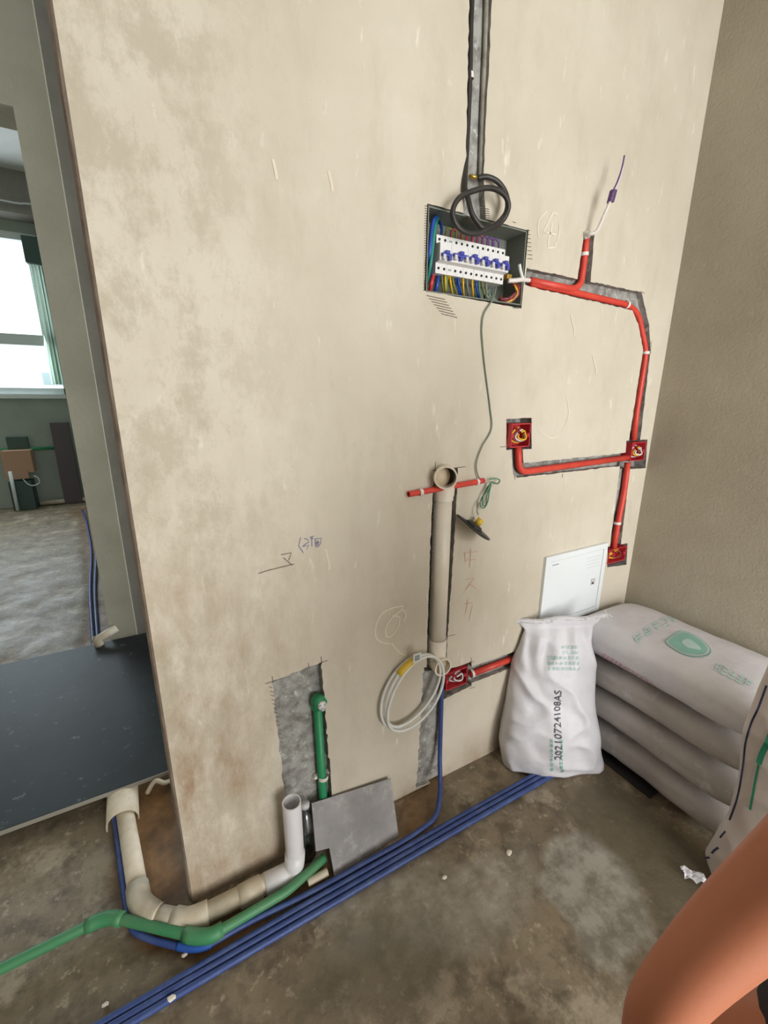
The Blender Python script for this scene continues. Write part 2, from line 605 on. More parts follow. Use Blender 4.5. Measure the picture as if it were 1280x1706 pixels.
# ---- floor: uneven raw screed with a dug channel round the end of the wall
def seg_dist(p, a, b):
    ab = (b[0]-a[0], b[1]-a[1])
    t = max(0, min(1, ((p[0]-a[0])*ab[0]+(p[1]-a[1])*ab[1])/(ab[0]**2+ab[1]**2+1e-12)))
    return math.hypot(p[0]-a[0]-ab[0]*t, p[1]-a[1]-ab[1]*t)
def sdist(p, poly):
    d = min(seg_dist(p, poly[i], poly[(i+1) % len(poly)]) for i in range(len(poly)))
    return -d if inside(p, poly) else d
def fpoly(px): return [tuple(PF(*p)[:2]) for p in px]
DIRT = fpoly([(180, 1330), (225, 1300), (285, 1288), (316, 1505), (335, 1512), (420, 1478), (500, 1440), (556, 1436), (560, 1462), (470, 1512), (380, 1560), (340, 1592), (240, 1572), (200, 1535)])
OLIVE_PATCH = fpoly([(1010, 1290), (1175, 1420), (1250, 1480), (1180, 1560), (1095, 1548), (1075, 1490), (1040, 1440), (985, 1390), (940, 1350), (960, 1310)])  # darker olive patch of floor in front of the sack stack
PALE = fpoly([(915, 1400), (985, 1395), (1045, 1440), (1078, 1500), (1092, 1560), (1040, 1620), (990, 1600), (960, 1540), (900, 1480)])
PALE2 = fpoly([(540, 1520), (640, 1470), (760, 1440), (880, 1400), (900, 1480), (820, 1560), (700, 1600), (560, 1600)])
DARK1 = fpoly([(520, 1600), (620, 1545), (740, 1560), (760, 1640), (700, 1720), (560, 1720), (480, 1660)])
RAW2 = fpoly([(735, 1290), (690, 1300), (662, 1335), (670, 1400), (720, 1380), (740, 1340)])
WETFAR = [(-0.50, 1.45), (-0.54, 2.4), (-0.62, 3.0), (-0.78, 4.2), (-0.95, 5.4), (-0.72, 5.7), (-0.30, 4.2), (-0.15, 2.4), (-0.15, 1.45)]
REGS = [(DIRT, 0.035), (OLIVE_PATCH, 0.05), (PALE, 0.016), (PALE2, 0.05), (DARK1, 0.08), (RAW2, 0.02), (WETFAR, 0.05)]
BB = [(min(p[0] for p in r)-0.2, max(p[0] for p in r)+0.2, min(p[1] for p in r)-0.2, max(p[1] for p in r)+0.2) for r, _ in REGS]
def frange(a, b, s):
    n = max(1, round((b-a)/s))
    return [a+(b-a)*i/n for i in range(n)]
def build_floor():
    xs = frange(-3.2, -0.9, 0.2)+frange(-0.9, XR, 0.02)+[XR]
    ys = frange(-3.4, -1.0, 0.2)+frange(-1.0, 1.6, 0.02)+frange(1.6, 5.95, 0.06)+[5.95]
    verts, cols = [], []
    for y in ys:
        for x in xs:
            n = noise.fractal(Vector((x*3.1, y*3.1, 0.3)), 1.0, 2.0, 5)
            n2 = noise.fractal(Vector((x*14, y*14, 5.3)), 0.9, 2.0, 4)
            w = []
            for (r, s), b in zip(REGS, BB):
                if b[0] < x < b[1] and b[2] < y < b[3]:
                    d = sdist((x, y), r)+0.03*n+0.014*n2
                    w.append(max(0.0, min(1.0, 0.5-d/s)))
                else:
                    w.append(0.0)
            z = 0.0025*n+0.0012*n2 if y < 1.7 else 0.001*n
            z -= 0.016*w[0]*(1+0.3*n2)
            z -= 0.004*w[5]
            z -= 0.010*w[6]
            verts.append((x, y, z-0.0015))
            cols.append((max(w[0], 0.75*w[5], 0.8*w[6]), max(w[1], 0.75*w[4]), max(w[2], 0.55*w[3]), 1.0))
    nx = len(xs)
    faces = [(j*nx+i, j*nx+i+1, (j+1)*nx+i+1, (j+1)*nx+i) for j in range(len(ys)-1) for i in range(nx-1)]
    me = bpy.data.meshes.new('floor')
    me.from_pydata(verts, [], faces)
    ca = me.color_attributes.new('floor_patch', 'FLOAT_COLOR', 'POINT')
    ca.data.foreach_set('color', [c for q in cols for c in q])
    # material
    m = bpy.data.materials.new('raw_screed')
    m.use_nodes = True
    nt = m.node_tree
    L = nt.links
    b = nt.nodes['Principled BSDF']
    tc = nt.nodes.new('ShaderNodeTexCoord')
    def N(scale, detail=8, rg=0.65):
        n = nt.nodes.new('ShaderNodeTexNoise')
        n.inputs['Scale'].default_value = scale
        n.inputs['Detail'].default_value = detail
        n.inputs['Roughness'].default_value = rg
        L.new(tc.outputs['Object'], n.inputs['Vector'])
        return n.outputs[0]
    def MR(o, a, c, lo=0, hi=1):
        r = nt.nodes.new('ShaderNodeMapRange')
        for k, v in ((1, a), (2, c), (3, lo), (4, hi)):
            r.inputs[k].default_value = v
        L.new(o, r.inputs[0])
        return r.outputs[0]
    def MIX(f, a, c):
        x = nt.nodes.new('ShaderNodeMix')
        x.data_type = 'RGBA'
        L.new(f, x.inputs[0])
        if hasattr(a, 'links'):
            L.new(a, x.inputs[6])
        else:
            x.inputs[6].default_value = a
        if hasattr(c, 'links'):
            L.new(c, x.inputs[7])
        else:
            x.inputs[7].default_value = c
        return x.outputs[2]
    at = nt.nodes.new('ShaderNodeAttribute')
    at.attribute_name = 'floor_patch'
    sp = nt.nodes.new('ShaderNodeSeparateColor')
    L.new(at.outputs['Color'], sp.inputs[0])
    c = MIX(MR(N(3.5), 0.35, 0.68), lin((120, 107, 87)), lin((146, 131, 107)))
    c = MIX(MR(N(11), 0.48, 0.62, 0, 0.85), c, lin((94, 82, 66)))
    c = MIX(MR(N(5.2), 0.54, 0.62, 0, 0.75), c, lin((172, 158, 136)))
    c = MIX(MR(N(24), 0.52, 0.60, 0, 0.5), c, lin((104, 92, 74)))
    c = MIX(MR(N(34), 0.58, 0.66, 0, 0.7), c, lin((176, 164, 142)))
    pale = MIX(MR(N(14), 0.42, 0.60), lin((172, 166, 154)), lin((130, 124, 110)))
    c = MIX(sp.outputs[2], c, pale)
    c = MIX(MR(sp.outputs[1], 0, 1, 0, 0.8), c, lin((92, 84, 66)))
    dirt = MIX(MR(N(12), 0.35, 0.65), lin((146, 108, 68)), lin((94, 70, 46)))
    c = MIX(sp.outputs[0], c, dirt)
    L.new(c, b.inputs['Base Color'])
    L.new(MR(N(5), 0.3, 0.7, 0.38, 0.7), b.inputs['Roughness'])
    bp = nt.nodes.new('ShaderNodeBump')
    bp.inputs['Strength'].default_value = 0.6
    bp.inputs['Distance'].default_value = 0.004
    L.new(N(55), bp.inputs['Height'])
    L.new(bp.outputs[0], b.inputs['Normal'])
    return struct(link('floor', me, m, None, True))
build_floor()

# ---- the other walls and the ceilings
def sbox(name, a, b, m):
    return struct(bx(name, a, b, m))
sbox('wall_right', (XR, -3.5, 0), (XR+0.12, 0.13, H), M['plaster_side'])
sbox('ceiling', (-3.2, -3.5, H), (XR+0.12, 1.55, H+0.1), M['ceiling'])
sbox('wall_left', (-3.32, -3.5, 0), (-3.2, 6.1, 3.9), M['jamb'])
bm = bmesh.new()
OX0, OX1, OZ0, OZ1 = 0.1, 1.75, 0.1, 2.4
box(bm, (-3.2, -3.52, 0), (OX0, -3.4, H))
box(bm, (OX1, -3.52, 0), (XR+0.12, -3.4, H))
box(bm, (OX0, -3.52, OZ1), (OX1, -3.4, H))
box(bm, (OX0, -3.52, 0), (OX1, -3.4, OZ0))
struct(obj('wall_back', bm, M['jamb']))
# doorway wall between the two rooms: pale jamb, set-back wall with the corner's shade put into its colour, lintel
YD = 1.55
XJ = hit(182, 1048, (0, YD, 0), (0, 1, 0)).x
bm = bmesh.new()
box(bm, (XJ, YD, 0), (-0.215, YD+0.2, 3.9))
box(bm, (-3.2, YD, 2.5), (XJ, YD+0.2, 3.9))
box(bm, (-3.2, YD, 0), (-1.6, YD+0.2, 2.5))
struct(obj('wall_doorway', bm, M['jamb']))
sbox('wall_side_passage', (-0.215, YD+0.05, 0), (XR, YD+0.2, 3.9), M['jamb_shade'])
sbox('wall_far_right', (0.35, YD+0.2, 0), (0.47, 5.95, 3.9), M['far_wall'])
sbox('ceiling_far', (-3.2, YD+0.2, 3.72), (0.47, 6.0, 3.85), M['ceiling'])
YF = 5.85
def PFAR(u, v, d=0.0): return hit(u, v, (0, YF-d, 0), (0, 1, 0))
wx1 = -0.84
wz0, wz1 = PFAR(60, 657).z, PFAR(30, 388).z
wx0 = -2.75
bm = bmesh.new()
box(bm, (-3.2, YF, 0), (wx0, YF+0.15, 3.72))
box(bm, (wx1, YF, 0), (0.47, YF+0.15, 3.72))
box(bm, (wx0, YF, 0), (wx1, YF+0.15, wz0))
box(bm, (wx0, YF, wz1), (wx1, YF+0.15, 3.72))
struct(obj('wall_far', bm, M['far_wall']))
sbox('trim_1', (-3.2, YF-0.28, wz1+0.12), (0.35, YF, 3.72), M['jamb_shade'])     # beam over the window
bm = bmesh.new()
W_ = 0.075
zt0, zt1 = PFAR(20, 574).z, PFAR(20, 556).z
box(bm, (wx0, YF-0.01, wz0), (wx1, YF+0.08, wz0+W_))
box(bm, (wx0, YF-0.01, wz1-W_), (wx1, YF+0.08, wz1))
box(bm, (wx1-W_*1.1, YF-0.01, wz0), (wx1, YF+0.08, wz1))
box(bm, (wx0, YF-0.01, wz0), (wx0+W_, YF+0.08, wz1))
box(bm, (wx0, YF-0.02, zt0), (wx1, YF+0.08, zt1))
win = struct(obj('window_1', bm, M['frame_white']))
bx('window_pane', (wx0, YF+0.03, wz0), (wx1, YF+0.034, zt0), M['glass'], win)
bx('window_pane', (wx0, YF+0.03, zt1), (wx1, YF+0.034, wz1), M['glass'], win)
bx('window_sill', (wx0-0.05, YF-0.06, wz0-0.05), (wx1+0.05, YF+0.1, wz0), M['frame_white'], win)
# balcony window behind the photographer
bm = bmesh.new()
for a, b in (((OX0, OZ0), (OX1, OZ0+0.06)), ((OX0, OZ1-0.06), (OX1, OZ1)), ((OX0, OZ0), (OX0+0.06, OZ1)), ((OX1-0.06, OZ0), (OX1, OZ1))):
    box(bm, (a[0], -3.5, a[1]), (b[0], -3.42, b[1]))
win2 = struct(obj('window_2', bm, M['frame_white']))
bx('window_pane', (OX0, -3.47, OZ0), (OX1, -3.466, OZ1), M['glass'], win2)

# ---- marks on the wall: saw overcuts, chalk and pen
def on_wall(px, d=0.0012): return [PW(u, v, d) for u, v in px]
def strokes(name, lines, w, m, n=0):
    bm = bmesh.new()
    for l in lines:
        p = on_wall(l)
        ribbon(bm, crom(p, n) if n and len(p) > 2 else p, w, (0, -1, 0))
    return obj(name, bm, m, wall)
saws = [[z4(150, 282), z4(300, 236)], [z4(190, 235), z4(196, 275)], [z4(480, 120), z4(486, 165)], [z4(470, 160), z4(522, 143)], [z4(405, 158), z4(408, 185)],
        [z3(430, 100), z3(425, 170)], [z3(410, 150), z3(600, 128)], [z3(500, 1092), z3(542, 1082)], [z3(632, 1212), z3(634, 1270)], [z3(620, 1240), z3(650, 1235)], [z3(620, 1390), z3(655, 1380)],
        [z2(755, 260), z2(775, 270)], [z2(810, 512), z2(806, 575)], [z2(785, 540), z2(806, 525)], [z2(40, 1050), z2(70, 1048)], [z2(170, 1045), z2(205, 1038)],
        [z2(680, 1028), z2(700, 1024)], [z2(740, 985), z2(738, 1020)], [z2(115, 1195), z2(118, 1215)], [z2(358, 1185), z2(358, 1205)], [z2(645, 1520), z2(648, 1545)],
        [z1(930, 690), z1(960, 700)], [z1(1060, 760), z1(1085, 770)], [z1(930, 1455), z1(985, 1460)]]
for y in range(540, 1300, 22):       # toothed overcuts left of the panel opening
    saws.append([z1(150-(y-540)*0.02, y+8), z1(172-(y-540)*0.035, y+12)])
for k in range(7):
    saws.append([z1(165+k*22, 1345+k*27), z1(330+k*22-k*4, 1380+k*27)])
    saws.append([z1(1062, 800+k*36), z1(1088+k*3, 806+k*36)])
for k in range(5):
    saws.append([z1(640+k*8, 560+k*22), z1(720+k*3, 580+k*20)])
for k in range(14):
    saws.append([z4(172+k*5, 300+k*25), z4(192+k*5, 305+k*25)])
for k in range(40):
    saws.append([z3(418-k*0.7, 300+k*18), z3(426-k*0.7, 300+k*18)])
sm = strokes('saw_marks', saws, 0.0016, M['saw'])
sm['kind'] = 'stuff'
def zc(x, y): return (890+x/18.95, 340+y/18.95)
strokes('chalk_mark', [[zc(610, 250), zc(300, 900), zc(520, 920), zc(690, 970)], [zc(610, 250), zc(730, 340)], [zc(570, 600), zc(540, 860), zc(460, 1080), zc(445, 1390), zc(650, 1370), zc(710, 1180)],
                       ], 0.0042, M['chalk'])
strokes('chalk_mark', [[zc(420, 220), zc(170, 500), zc(130, 800), zc(160, 1060)], [zc(800, 580), zc(800, 900), zc(740, 1120)]], 0.003, M['chalk'], 4)
strokes('chalk_mark', [[z3(250, 920), z3(190, 930), z3(130, 960), z3(95, 1020), z3(90, 1090), z3(120, 1125), z3(175, 1135)],
                       [z3(185, 975), z3(225, 985), z3(215, 1040), z3(180, 1090), z3(150, 1090), z3(150, 1040), z3(185, 985), z3(235, 945)],
                       [z3(235, 935), z3(262, 965), z3(250, 1010)], [z3(180, 1130), z3(215, 1175), z3(262, 1200), z3(260, 1175)]], 0.0038, M['chalk'], 5)
strokes('chalk_mark', [[z3(590, 620), z3(670, 610)], [z3(600, 660), z3(660, 655)], [z3(630, 590), z3(625, 700)], [z3(595, 620), z3(600, 670)],
                       [z3(600, 770), z3(650, 760), z3(600, 830)], [z3(620, 790), z3(660, 820)], [z3(590, 910), z3(640, 900)], [z3(615, 880), z3(600, 960)], [z3(640, 920), z3(620, 1000)]], 0.0030, M['pen_pink'])
strokes('chalk_mark', [[z2(380, 800), z2(390, 880), z2(360, 970), z2(310, 1005), z2(260, 985), z2(235, 960)]], 0.003, M['chalk'], 5)
def zp(x, y): return (420+x/9.143, 880+y/9.143)
strokes('pencil_level_mark', [[zp(100, 690), zp(220, 650), zp(560, 565), zp(640, 548)], [zp(440, 405), zp(600, 375), zp(560, 490)], [zp(480, 450), zp(560, 520), zp(610, 565)]], 0.0022, M['pencil'])
strokes('pen_note', [[zp(740, 140), zp(725, 220), zp(710, 265), zp(785, 375)], [zp(795, 155), zp(850, 175), zp(865, 210), zp(800, 255), zp(770, 280), zp(870, 262), zp(835, 320)],
                     [zp(880, 140), zp(945, 118)], [zp(890, 165), zp(940, 150)], [zp(912, 125), zp(915, 280)],
                     [zp(955, 165), zp(1060, 150), zp(1040, 240), zp(1005, 285), zp(970, 285), zp(960, 165)], [zp(990, 180), zp(985, 270)], [zp(1010, 190), zp(1005, 265)], [zp(965, 225), zp(1030, 215)]], 0.0019, M['pen_blue'])
pl = strokes('plaster_scuffs', [[(u, v), (u+2, v+10), (u+5, v+22), (u+6, v+34)] for u, v in ((543, 915), (455, 265), (548, 285), (988, 590), (952, 525))], 0.006, M['scuff'], 4)
pl['kind'] = 'stuff'

# ================================================================== distribution box and its wiring
a, b_, c_ = PW(712, 339), PW(881, 384), PW(707, 484)
X0, X1, Z0, Z1 = 0.664, 1.000, 1.624, 1.816
db = thing('distribution_box', 'open grey steel distribution box with rows of circuit breakers, sunk in the plaster wall', 'electrical box', ((X0+X1)/2, 0.08, Z0))
bm = bmesh.new()
t = 0.003
box(bm, (X0, 0.076, Z0), (X1, 0.080, Z1))
obj('back_plate', bm, M['steel_box'], db)
bx('side_plate', (X0, 0.0, Z0), (X0+t, 0.076, Z1), M['steel_box'], db)
bx('side_plate', (X1-t, 0.0, Z0), (X1, 0.076, Z1), M['steel_box'], db)
bx('top_plate', (X0+t, 0.0, Z1-t), (X1-t, 0.076, Z1), M['steel_box'], db)
bx('bottom_plate', (X0+t, 0.0, Z0), (X1-t, 0.076, Z0+t), M['steel_box'], db)
bx('rail', (0.675, 0.055, 1.706), (0.975, 0.062, 1.741), M['breaker_g'], db)
bz0, bz1 = 1.672, 1.760
MODS = [(0.694, 2, 'main'), (0.730, 3, 'rcd'), (0.784, 2, 'b'), (0.820, 2, 'b'), (0.856, 2, 'b'), (0.892, 2, 'b')]
for x0, n, kind in MODS:
    w = 0.018*n-0.0006
    bm = bmesh.new()
    prof = [(0.055, bz0), (0.004, bz0), (0.004, bz0+0.024), (-0.014, bz0+0.026), (-0.014, bz1-0.022), (0.004, bz1-0.020), (0.004, bz1), (0.055, bz1)]
    va = [bm.verts.new((x0, y, z)) for y, z in prof]
    vb = [bm.verts.new((x0+w, y, z)) for y, z in prof]
    bm.faces.new(va)
    bm.faces.new(vb[::-1])
    for i in range(8):
        j = (i+1) % 8
        bm.faces.new((va[i], va[j], vb[j], vb[i]))
    br = obj('circuit_breaker', bm, M['breaker'], db)
    cols = [0.5, 1.5] if n == 2 else [0.4, 1.5, 2.5]
    for ci in (cols if kind != 'rcd' else [1.5, 2.5]):
        for zz in (bz0+0.012, bz1-0.010):
            tb('terminal_screw', [(x0+0.018*ci, 0.0045, zz), (x0+0.018*ci, 0.0022, zz)], 0.0032, M['hole'], br, 10)
    if kind == 'rcd':
        for zz in (bz0+0.012, bz1-0.010):
            bx('rating_print', (x0+0.004, 0.0032, zz-0.002), (x0+0.014, 0.0036, zz+0.002), M['cover_line'], br)
    # blue rocker levers joined by a bar
    dz = 0 if kind != 'main' else -0.004
    zc_ = (bz0+bz1)/2-0.004+dz
    bx('lever_bar', (x0+0.003, -0.0225, zc_-0.002), (x0+w-0.003, -0.0155, zc_+0.0055), M['toggle'], br, 0.001)
    for ci in range(n):
        xx = x0+0.018*(ci+0.5)
        bx('lever', (xx-0.0042, -0.024, zc_-0.010), (xx+0.0042, -0.0142, zc_+0.002), M['breaker_g'] if ci % 2 == 0 else M['toggle'], br, 0.001)
    bx('lever_knob', (x0+w/2-0.006, -0.026, zc_+0.003), (x0+w/2+0.006, -0.016, zc_+0.011), M['toggle'], br, 0.001)
bx('earth_bar', (0.936, -0.004, 1.687), (0.952, 0.03, 1.699), M['brass'], db, 0.001)
def wire(pts, r, m, parent=db, name='wire', n=6, seg=6):
    return tb(name, crom(pts, n), r, m, parent, seg)
def wpt(x, y, d): return PW(*z1(x, y), d)
wire([wpt(270, 640, -0.05), wpt(225, 690, -0.01), wpt(205, 850, 0.0), wpt(190, 1000, -0.002), wpt(180, 1180, -0.02)], 0.006, M['w_blue'])
wire([wpt(265, 650, -0.04), wpt(240, 740, 0.0), wpt(215, 950, 0.004), wpt(195, 1100, 0.0), wpt(165, 1230, -0.02)], 0.0045, M['w_teal'])
wire([wpt(285, 690, -0.06), wpt(300, 760, -0.03), wpt(290, 830, -0.03)], 0.004, M['w_blue'])
wire([wpt(225, 1160, -0.03), wpt(210, 1230, -0.004), wpt(195, 1310, -0.02)], 0.0052, M['w_red'])
wire([wpt(270, 1165, -0.03), wpt(260, 1240, -0.006), wpt(240, 1325, -0.02)], 0.0052, M['w_blue'])
low = [(330, 'w_yellow'), (355, 'w_yellow'), (372, 'w_yellow'), (392, 'w_olive'), (425, 'w_blue'), (440, 'w_blue'), (488, 'w_yellow'), (520, 'w_gray'), (570, 'w_yellow'), (600, 'w_blue'), (628, 'w_green'), (655, 'w_olive'), (690, 'w_gray'), (300, 'w_olive'), (345, 'w_green')]
for k, (x, m) in enumerate(low):
    y0 = 1150+(x-300)*0.13
    dx = random.uniform(0, 45)
    wire([wpt(x, y0, -0.02), wpt(x+dx*0.2, y0+60, -0.004-0.01*random.random()), wpt(x+dx*0.7, y0+140, -0.02), wpt(x+dx, y0+195, -0.05)], 0.0030, M[m])
top_m = ['w_olive', 'w_maroon', 'w_olive', 'w_maroon', 'w_red', 'w_purple', 'w_maroon', 'w_purple', 'w_purple', 'w_purple']
for k in range(10):
    x = 335+k*46
    y0 = 815+(x-262)*0.226
    wire([wpt(x, y0, -0.01), wpt(x+4, y0-60, -0.012), wpt(x+30, y0-82, -0.015), wpt(x+58, y0-50, -0.015), wpt(x+56, y0+5, -0.02)], 0.0028, M[top_m[k]])
for k in range(9):
    o = k*12
    wire([wpt(885+k*6, 1222, -0.030), wpt(935+k*7, 1255+k*3, -0.010+0.002*(k % 3)), wpt(985-o*0.75, 1320+k*5, 0.002*(k % 4)), wpt(930-o*0.7, 1392-k*2, -0.004-0.002*(k % 2)), wpt(855-o*0.4, 1425-k*6, -0.016), wpt(800+k*2, 1408-k*7, -0.040)],
         0.0036, M['w_yellow'] if k == 2 else (M['w_maroon'] if k % 3 else M['w_brown']))
for k in range(3):
    wire([wpt(720+k*14, 1290, -0.03), wpt(700+k*24, 1350, -0.012), wpt(760+k*12, 1400, -0.02)], 0.004, M['w_gray'], db)
wire([wpt(890, 1215, 0.0), wpt(960, 1212, 0.004), wpt(1010, 1205, 0.0), wpt(1080, 1212, -0.006)], 0.0065, M['tape_white'])
wire([wpt(990, 1070, 0.0), wpt(1000, 1130, 0.002), wpt(1020, 1195, 0.0)], 0.005, M['w_white'])

# ---- black supply cable
cb = thing('supply_cable', 'thick black supply cable running down the wall chase and looped over the breaker box', 'cable', PW(*z1(500, 350), 0))
def c1(x, y, d): return PW(*z1(x, y), d)
pts = [Vector((PW(786, -60).x, 0.008, H-0.002)), PW(786, -60, -0.008), PW(786, 0, -0.008), PW(784, 60, -0.007), PW(783, 125, -0.004), PW(780, 200, -0.007), PW(777, 260, -0.006), c1(505, 330, 0.006), c1(508, 410, 0.010), c1(535, 490, 0.014), c1(565, 610, 0.018), c1(620, 700, 0.022), c1(680, 755, 0.026), c1(775, 735, 0.032), c1(855, 660, 0.04), c1(893, 560, 0.045), c1(870, 470, 0.048), c1(800, 410, 0.048), c1(700, 390, 0.046), c1(570, 420, 0.042), c1(455, 480, 0.040), c1(398, 590, 0.038), c1(420, 700, 0.038), c1(490, 775, 0.038), c1(590, 800, 0.038), c1(700, 765, 0.04), c1(800, 700, 0.04), c1(870, 610, 0.035), c1(885, 510, 0.03), c1(855, 410, 0.025), c1(790, 330, 0.02), c1(700, 292, 0.012), c1(620, 302, 0.002)]
tb('cable', crom(pts, 6), 0.0066, M['black'], cb, 12)
tb('copper_end', [c1(625, 302, 0.002), c1(585, 290, 0.0), c1(545, 285, -0.004)], 0.0045, M['brass'], cb)
ring_band('clip', PW(783.5, 127, -0.006), (PW(783, 120)-PW(783.5, 134)), 0.009, 0.012, M['white_clip'], cb)
# steel strip on the right of the chase
st = tb('metal_strip', [Vector((PW(812, -60).x, 0.014, H-0.002)), PW(812, -60, -0.014), PW(809, 60, -0.014), PW(803, 200, -0.014), PW(800, 300, -0.014)], 0.006, M['rod'], None)
tag(st, 'thin grey metal rod in the vertical chase beside the black cable', 'rod')

# ---- thin wire hanging from the box and the small disc that dangles from it
hw = thing('hanging_wire', 'thin grey green wire hanging from the breaker box with a small hank near its end', 'wire', PW(805, 800, 0.01))
pts = [c1(785, 1260, -0.01), c1(760, 1370, 0.003), c1(735, 1410, 0.006), c1(675, 1510, 0.006), c1(658, 1620, 0.005), c1(660, 1720, 0.005), PW(808, 610, 0.004), PW(817, 680, 0.004), PW(819, 715, 0.005), PW(803, 745, 0.006), PW(794, 772, 0.006), PW(797, 793, 0.008), PW(806, 803, 0.012)]
tb('wire', crom(pts, 7), 0.0020, M['w_gray'], hw, 6)
bm = bmesh.new()
pp = [z3(735, 200), z3(770, 195), z3(795, 205), z3(780, 225), z3(745, 215), z3(725, 260), z3(690, 310), z3(685, 350), z3(705, 362), z3(725, 330), z3(735, 270), z3(745, 225), z3(725, 245), z3(700, 300), z3(698, 345), z3(715, 345), z3(722, 290), z3(738, 235)]
tube(bm, crom([PW(*p, 0.012+0.004*(i % 3)) for i, p in enumerate(pp)], 6), 0.0022, 6)
obj('hank', bm, M['w_green'], hw, True)
lamp_top = PW(*z3(672, 400), 0.02)
tb('lead', crom([PW(*z3(690, 320), 0.014), PW(*z3(672, 345), 0.016), PW(*z3(665, 380), 0.02), lamp_top], 5), 0.0018, M['w_gray'], hw, 6)
sn = thing('dangling_sensor', 'small black disc with a yellow terminal block dangling from the thin wire', 'sensor', PW(*z3(640, 470), 0.03))
A, B = PW(*z3(565, 412), 0.035), PW(*z3(716, 532), 0.035)
ctr = (A+B)/2
ax = (B-A).normalized()
view = (ctr-CAM).normalized()
nr = ax.cross(view).normalized()
if nr.z < 0: nr = -nr
nr = (nr-view*0.10).normalized()
rad = (B-A).length/2*0.9
tb('disc', [ctr, ctr+nr*0.004], rad, M['dark'], sn, 28)
tb('hub', [ctr+nr*0.004, ctr+nr*0.010, ctr+nr*0.014], lambda t_: rad*(0.5-0.15*t_), M['dark'], sn, 20)
tb('diffuser', [ctr-nr*0.003, ctr], rad*0.86, M['w_white'], sn, 24)
q = PW(*z3(678, 440), 0.03)
tb('terminal_block', [q-nr*0.012, q+nr*0.010], 0.0125, M['tape_yellow'], sn, 6)

# ================================================================== red conduits and socket boxes
def conduit(name, label, px, r=0.010, d=-0.008, rad=0.05, clips=(), m='red', ends=None, group=None):
    P = [PW(p[0], p[1], p[2] if len(p) > 2 else d) for p in px]
    th = thing(name, label, 'conduit', P[-1], group)
    path = fillet(P, rad, 8)
    tb('conduit', path, r, M[m], th, 12)
    for (u, v, du, dv) in clips:
        p = PW(u, v, d)
        ax_ = PW(u+du, v+dv, d)-p
        ring_band('clip', p, ax_, r*1.3, 0.010, M['white_clip'], th)
    return th
conduit('red_conduit', 'long red conduit from the breaker box along the upper chase down to the corner box',
        [(884, 472, -0.006), (915, 478), (1046, 508), (1063, 522), (1077, 586), (1062, 680), (1056, 733)], 0.0102, -0.008, 0.035,
        [(1044, 507.5, 6, 1.5), (1076, 588, -1, 6)])
conduit('red_conduit', 'red conduit branch turning up out of the upper chase to a taped purple wire end',
        [(884, 468, -0.002), (955, 482, -0.002), (968, 474, -0.004), (975, 420, -0.006), (977, 394, -0.006)], 0.0102, -0.006, 0.05, [(973.5, 424, 0.6, -8)])
conduit('red_conduit', 'red conduit joining the two middle socket boxes in the lower chase',
        [(863, 744, -0.006), (865, 787, -0.006), (1047, 762, -0.006)], 0.0115, -0.006, 0.035)
conduit('red_conduit', 'short red conduit dropping from the corner socket box to the lowest box',
        [(1046, 771, -0.006), (1041, 815, -0.006), (1028, 880, -0.004), (1023, 912, -0.006)], 0.0115, -0.006, 0.05, [(1028.5, 871, -1, 6)])
conduit('red_conduit', 'dusty dark red conduit disappearing behind the upright white sack',
        [(784, 1123, -0.008), (876, 1089, -0.008)], 0.0115, -0.008, 0.03, [(786, 1122, 5, -2)])
rs = thing('red_conduit', 'loose red conduit offcut lying slantwise across the top of the white pipe', 'conduit', PW(740, 812, 0.03))
pa, pb = PW(681, 823.5, 0.012), PW(794, 803, 0.012)
hollow_obj('tube', [pa, pb], 0.0085, 0.0068, M['red'], rs, 16)
ring_band('clip', PW(701, 820, 0.012), pb-pa, 0.0105, 0.010, M['white_clip'], rs)
tb('pink_end', [PW(795, 803, 0.010), PW(806, 800.5, 0.010)], 0.0085, M['w_red'], rs, 14)
ring_band('clip', PW(795, 803, 0.010), pb-pa, 0.0100, 0.010, M['white_clip'], rs)

# taped purple wire tail
pw = thing('purple_wire_tail', 'white taped wire with a purple coil and stripped purple tip sticking out of the wall', 'wire', PW(978, 392, 0))
def zt(x, y): return (700+x/2.207, y/2.207)
tb('taped_lead', crom([PW(978, 394, -0.004), PW(982, 390, 0.02), PW(*zt(650, 850), 0.035), PW(*zt(680, 785), 0.05), PW(*zt(700, 740), 0.058)], 6), lambda t_: 0.0062-0.002*t_, M['tape_white'], pw, 8)
tb('tape_wrap', [PW(973, 393, 0.0), PW(981, 390, 0.004)], 0.011, M['tape_white'], pw, 10)
A, B = PW(*zt(700, 745), 0.058), PW(*zt(712, 700), 0.06)
hel = []
ax_ = (B-A)
u_ = ax_.orthogonal().normalized()
v_ = ax_.normalized().cross(u_)
for i in range(61):
    a_ = i/60*2*PI*6
    hel.append(A+ax_*(i/60)+0.0085*(math.cos(a_)*u_+math.sin(a_)*v_))
tb('wire_coil', hel, 0.0021, M['w_purple'], pw, 6)
tb('wire_tip', crom([PW(*zt(708, 705), 0.06), PW(*zt(725, 670), 0.06), PW(*zt(742, 620), 0.06), PW(*zt(752, 572), 0.06)], 6), 0.0024, M['w_purple'], pw, 6)
tb('wire_tip', crom([PW(*zt(714, 700), 0.06), PW(*zt(732, 665), 0.06), PW(*zt(748, 610), 0.06)], 6), 0.0020, M['w_white'], pw, 6)

